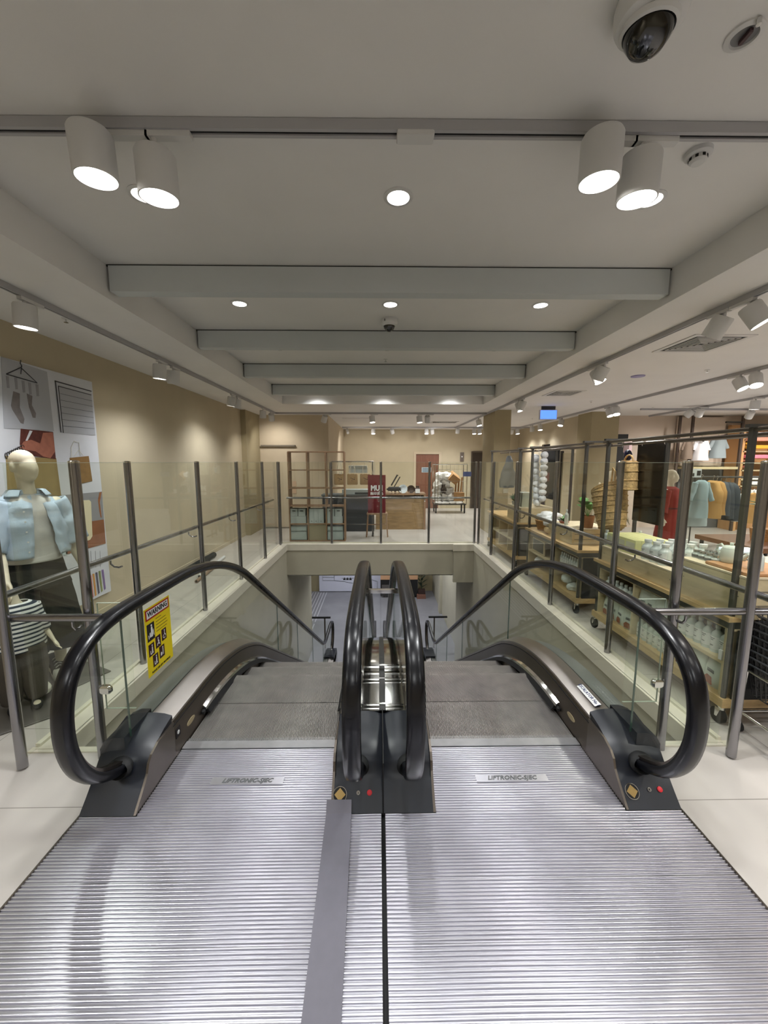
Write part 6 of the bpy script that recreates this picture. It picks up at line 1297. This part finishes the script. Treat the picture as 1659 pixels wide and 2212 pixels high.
# ================================================================ LOWER STOREY
q0, q1 = W(690, 1277, Z=LOW), W(872, 1277, Z=LOW); Yw = 16.05
fa = empty('furniture_poster', (-2, Yw, LOW), 'large white wall poster with line drawings on the lower floor', 'poster')
xa, xb = W(690, 1277, Y=Yw).x, W(872, 1277, Y=Yw).x+.6
MB().box((xa, Yw, LOW+.03), (xb, Yw+.04, LOW+2.6)).build('poster_sheet', mat('poster_lilac_white', (222, 224, 240), .6), fa)
m_ = MB()
def pl3(pts, r=.008): m_.tube([tuple(W(x, y, Y=Yw-.005)) for x, y in pts], r, 4)
pl3([(697, 1238), (697, 1254), (722, 1254), (722, 1238)]); pl3([(697, 1247), (722, 1247)]); pl3([(722, 1254), (742, 1256), (762, 1260)]); pl3([(738, 1249), (764, 1249)]); pl3([(802, 1252), (815, 1256), (815, 1272)]); m_.build('line_drawing', mat('print_line', (70, 70, 74), .7), fa)
for k, px in enumerate((744, 750.5, 757)): q = W(px, 1251.5, Y=Yw-.008); m_ = MB(); m_.cbox(q, (.1, .006, .05)); m_.cbox(q+Vector((0, 0, .05)), (.03, .006, .06)); m_.build('silhouette', INK, fa)
dr = empty('drawer_display', (1.2, 15.2, LOW), 'dark trolley with light wooden drawers near the lower back wall', 'display shelf'); Yd = 15.3
p0, p1 = W(822, 1240, Y=Yd), W(902, 1290, Y=Yd); zt = W(850, 1252, Y=Yd).z
MB().box((p0.x, Yd, LOW+.08), (p1.x, Yd+.5, zt-.0)).build('trolley_body', BLKR, dr); MB().box((p0.x, Yd-.01, zt), (p1.x, Yd+.5, zt+.22)).build('drawer_box', mat('drawer_wood', (206, 160, 122), .5), dr); MB().box((p0.x, Yd-.01, zt+.22), (p1.x, Yd+.5, zt+.5)).build('upper_tray', mat('tray_white', (214, 206, 200), .6), dr)
for k in range(3): MB().cbox((p0.x+.2+.45*k, Yd-.012, LOW+.45), (.3, .01, .2), bev=.004).build('box_label', mat('label_dim', (90, 86, 84), .7), dr)
for k in range(4): MB().cyl((p0.x+.1+(p1.x-p0.x-.2)*(k % 2), Yd+.1+.3*(k//2), LOW+.04), (p0.x+.14+(p1.x-p0.x-.2)*(k % 2), Yd+.1+.3*(k//2), LOW+.04), .04, n=12).build('castor', BLKR, dr)
q = W(911, 1292, Z=LOW); pp_ = empty('potted_plant', (q.x, q.y, LOW), 'small rubber plant in a brown box planter on the lower floor', 'plant'); MB().box((q.x-.2, q.y-.1, LOW), (q.x+.15, q.y+.2, LOW+.16)).build('planter_tray', mat('planter_brown', (132, 92, 76), .6), pp_); MB().box((q.x-.14, q.y, LOW+.16), (q.x+.14, q.y+.2, LOW+.34)).build('pot', mat('planter_dark', (58, 40, 36), .6), pp_); lf = MB(); lf.cyl((q.x, q.y+.1, LOW+.3), (q.x, q.y+.1, LOW+.9), .012, n=6)
for k in range(9): a = k*2.2; z = LOW+.4+k*.06; leaf(lf, (q.x, q.y+.1, z), (q.x+math.cos(a)*.24, q.y+.1+math.sin(a)*.15, z+.2), .045, 6, .04)
lf.build('leaves', mat('plant_dark', (44, 58, 40), .5), pp_)
TAC = mat('tactile_white', (206, 206, 212), .4, .2)
tg = empty('tactile_strips', (-2.6, 12, LOW), 'parallel white tactile strips on the lower floor left of the escalators', 'floor strip')
for k in range(9):
    x = -3.15+k*.115; MB().box((x, 12.9, LOW), (x+.03, 16.0, LOW+.006)).build('strip', TAC, tg); MB().box((x, 10.9, LOW), (x+.03, 12.75, LOW+.006)).build('strip', TAC, tg)
g = guard('lower_glass_guard', 'glass guard with rail beside the left escalator foot on the lower floor', [(-2.0, 10.9), (-1.72, 10.9)], top=0, R=.02) if False else None
for s, lb in ((-1, 'left'), (1, 'right')):
    g = empty('lower_guard', (XC+s*1.6, 10.7, LOW), 'short rail and glass screen beside the %s escalator foot on the lower floor' % lb, 'glass guard')
    x0 = XC+s*1.5; x1 = XC+s*2.0; y = 11.0
    MB().cyl((x0-s*.05, y, LOW+.95), (x1, y, LOW+.95), .03, n=10).build('handrail', BLKR, g); MB().cyl((XC+s*1.62, y, LOW), (XC+s*1.62, y, LOW+.93), .022, n=10).build('post', STEELD, g)
    MB().box((min(x0, x1), y-.004, LOW+.05), (max(x0, x1), y+.004, LOW+.85)).build('glass_panel', GLASS, g)
for x, y in ((-1.5, 11.9), (1.2, 11.9), (0, 14.5), (-2, 14.2), (2, 13.2), (0, 9.6)): lamp('lower_floor_lamp', (x, y, -.80), 70, COOL, size=.1, angle=150, blend=.8)
for k, (x, y) in enumerate(((-1.5, 11.9), (1.2, 11.9), (0, 14.5), (-2, 14.2), (2, 13.2), (0, 9.6))):
    d = empty('downlight', (x, y, -.72), 'round downlight in the ceiling of the lower floor', 'downlight', 'lower floor downlights'); MB().lathe([(.07, -.72), (.07, -.728), (.002, -.729)], 20, Matrix.Translation((x, y, 0))).build('lamp_lens', LAMP, d)
# ================================================================ ADDED FILL LIGHTS, CAMERA, WORLD
for x, y, e in ((-2.4, -1.2, 85), (2.4, -1.4, 85), (0, -1.8, 85), (5, 0, 100), (8, 3.5, 110), (6.5, 6.5, 110), (9, 7, 120), (6.3, 2.2, 90)):
    lamp('shop_fill', (x, y, 2.88), e, NEUT, size=.12, angle=150, blend=.8)  # unseen fill lights without fittings, added to brighten the ceiling by bounce
wld = bpy.data.worlds.new('world'); bpy.context.scene.world = wld; wld.use_nodes = True
wld.node_tree.nodes['Background'].inputs[0].default_value = (.9, .92, 1, 1); wld.node_tree.nodes['Background'].inputs[1].default_value = .05
cd_ = bpy.data.cameras.new('camera'); co_ = bpy.data.objects.new('camera', cd_); C.objects.link(co_); bpy.context.scene.camera = co_
cd_.sensor_fit = 'VERTICAL'; cd_.sensor_height = 24; cd_.lens = 24*F/2212; cd_.clip_start = .02; cd_.clip_end = 100
R_ = Matrix((rt, upv, -fw)).transposed(); co_.matrix_world = Matrix.Translation(CAM) @ R_.to_4x4()
sc = bpy.context.scene; sc.view_settings.view_transform = 'Standard'; sc.view_settings.look = 'None'; sc.view_settings.gamma = 1; sc.view_settings.use_curve_mapping = False; sc.view_settings.exposure = 0.26
cy = sc.cycles; cy.use_denoising = True; cy.max_bounces = 7; cy.diffuse_bounces = 4; cy.glossy_bounces = 3; cy.transmission_bounces = 3; cy.transparent_max_bounces = 24; cy.use_adaptive_sampling = True; cy.adaptive_threshold = .045; cy.adaptive_min_samples = 20; cy.caustics_reflective = False; cy.caustics_refractive = False; cy.sample_clamp_indirect = 6; cy.use_light_tree = True
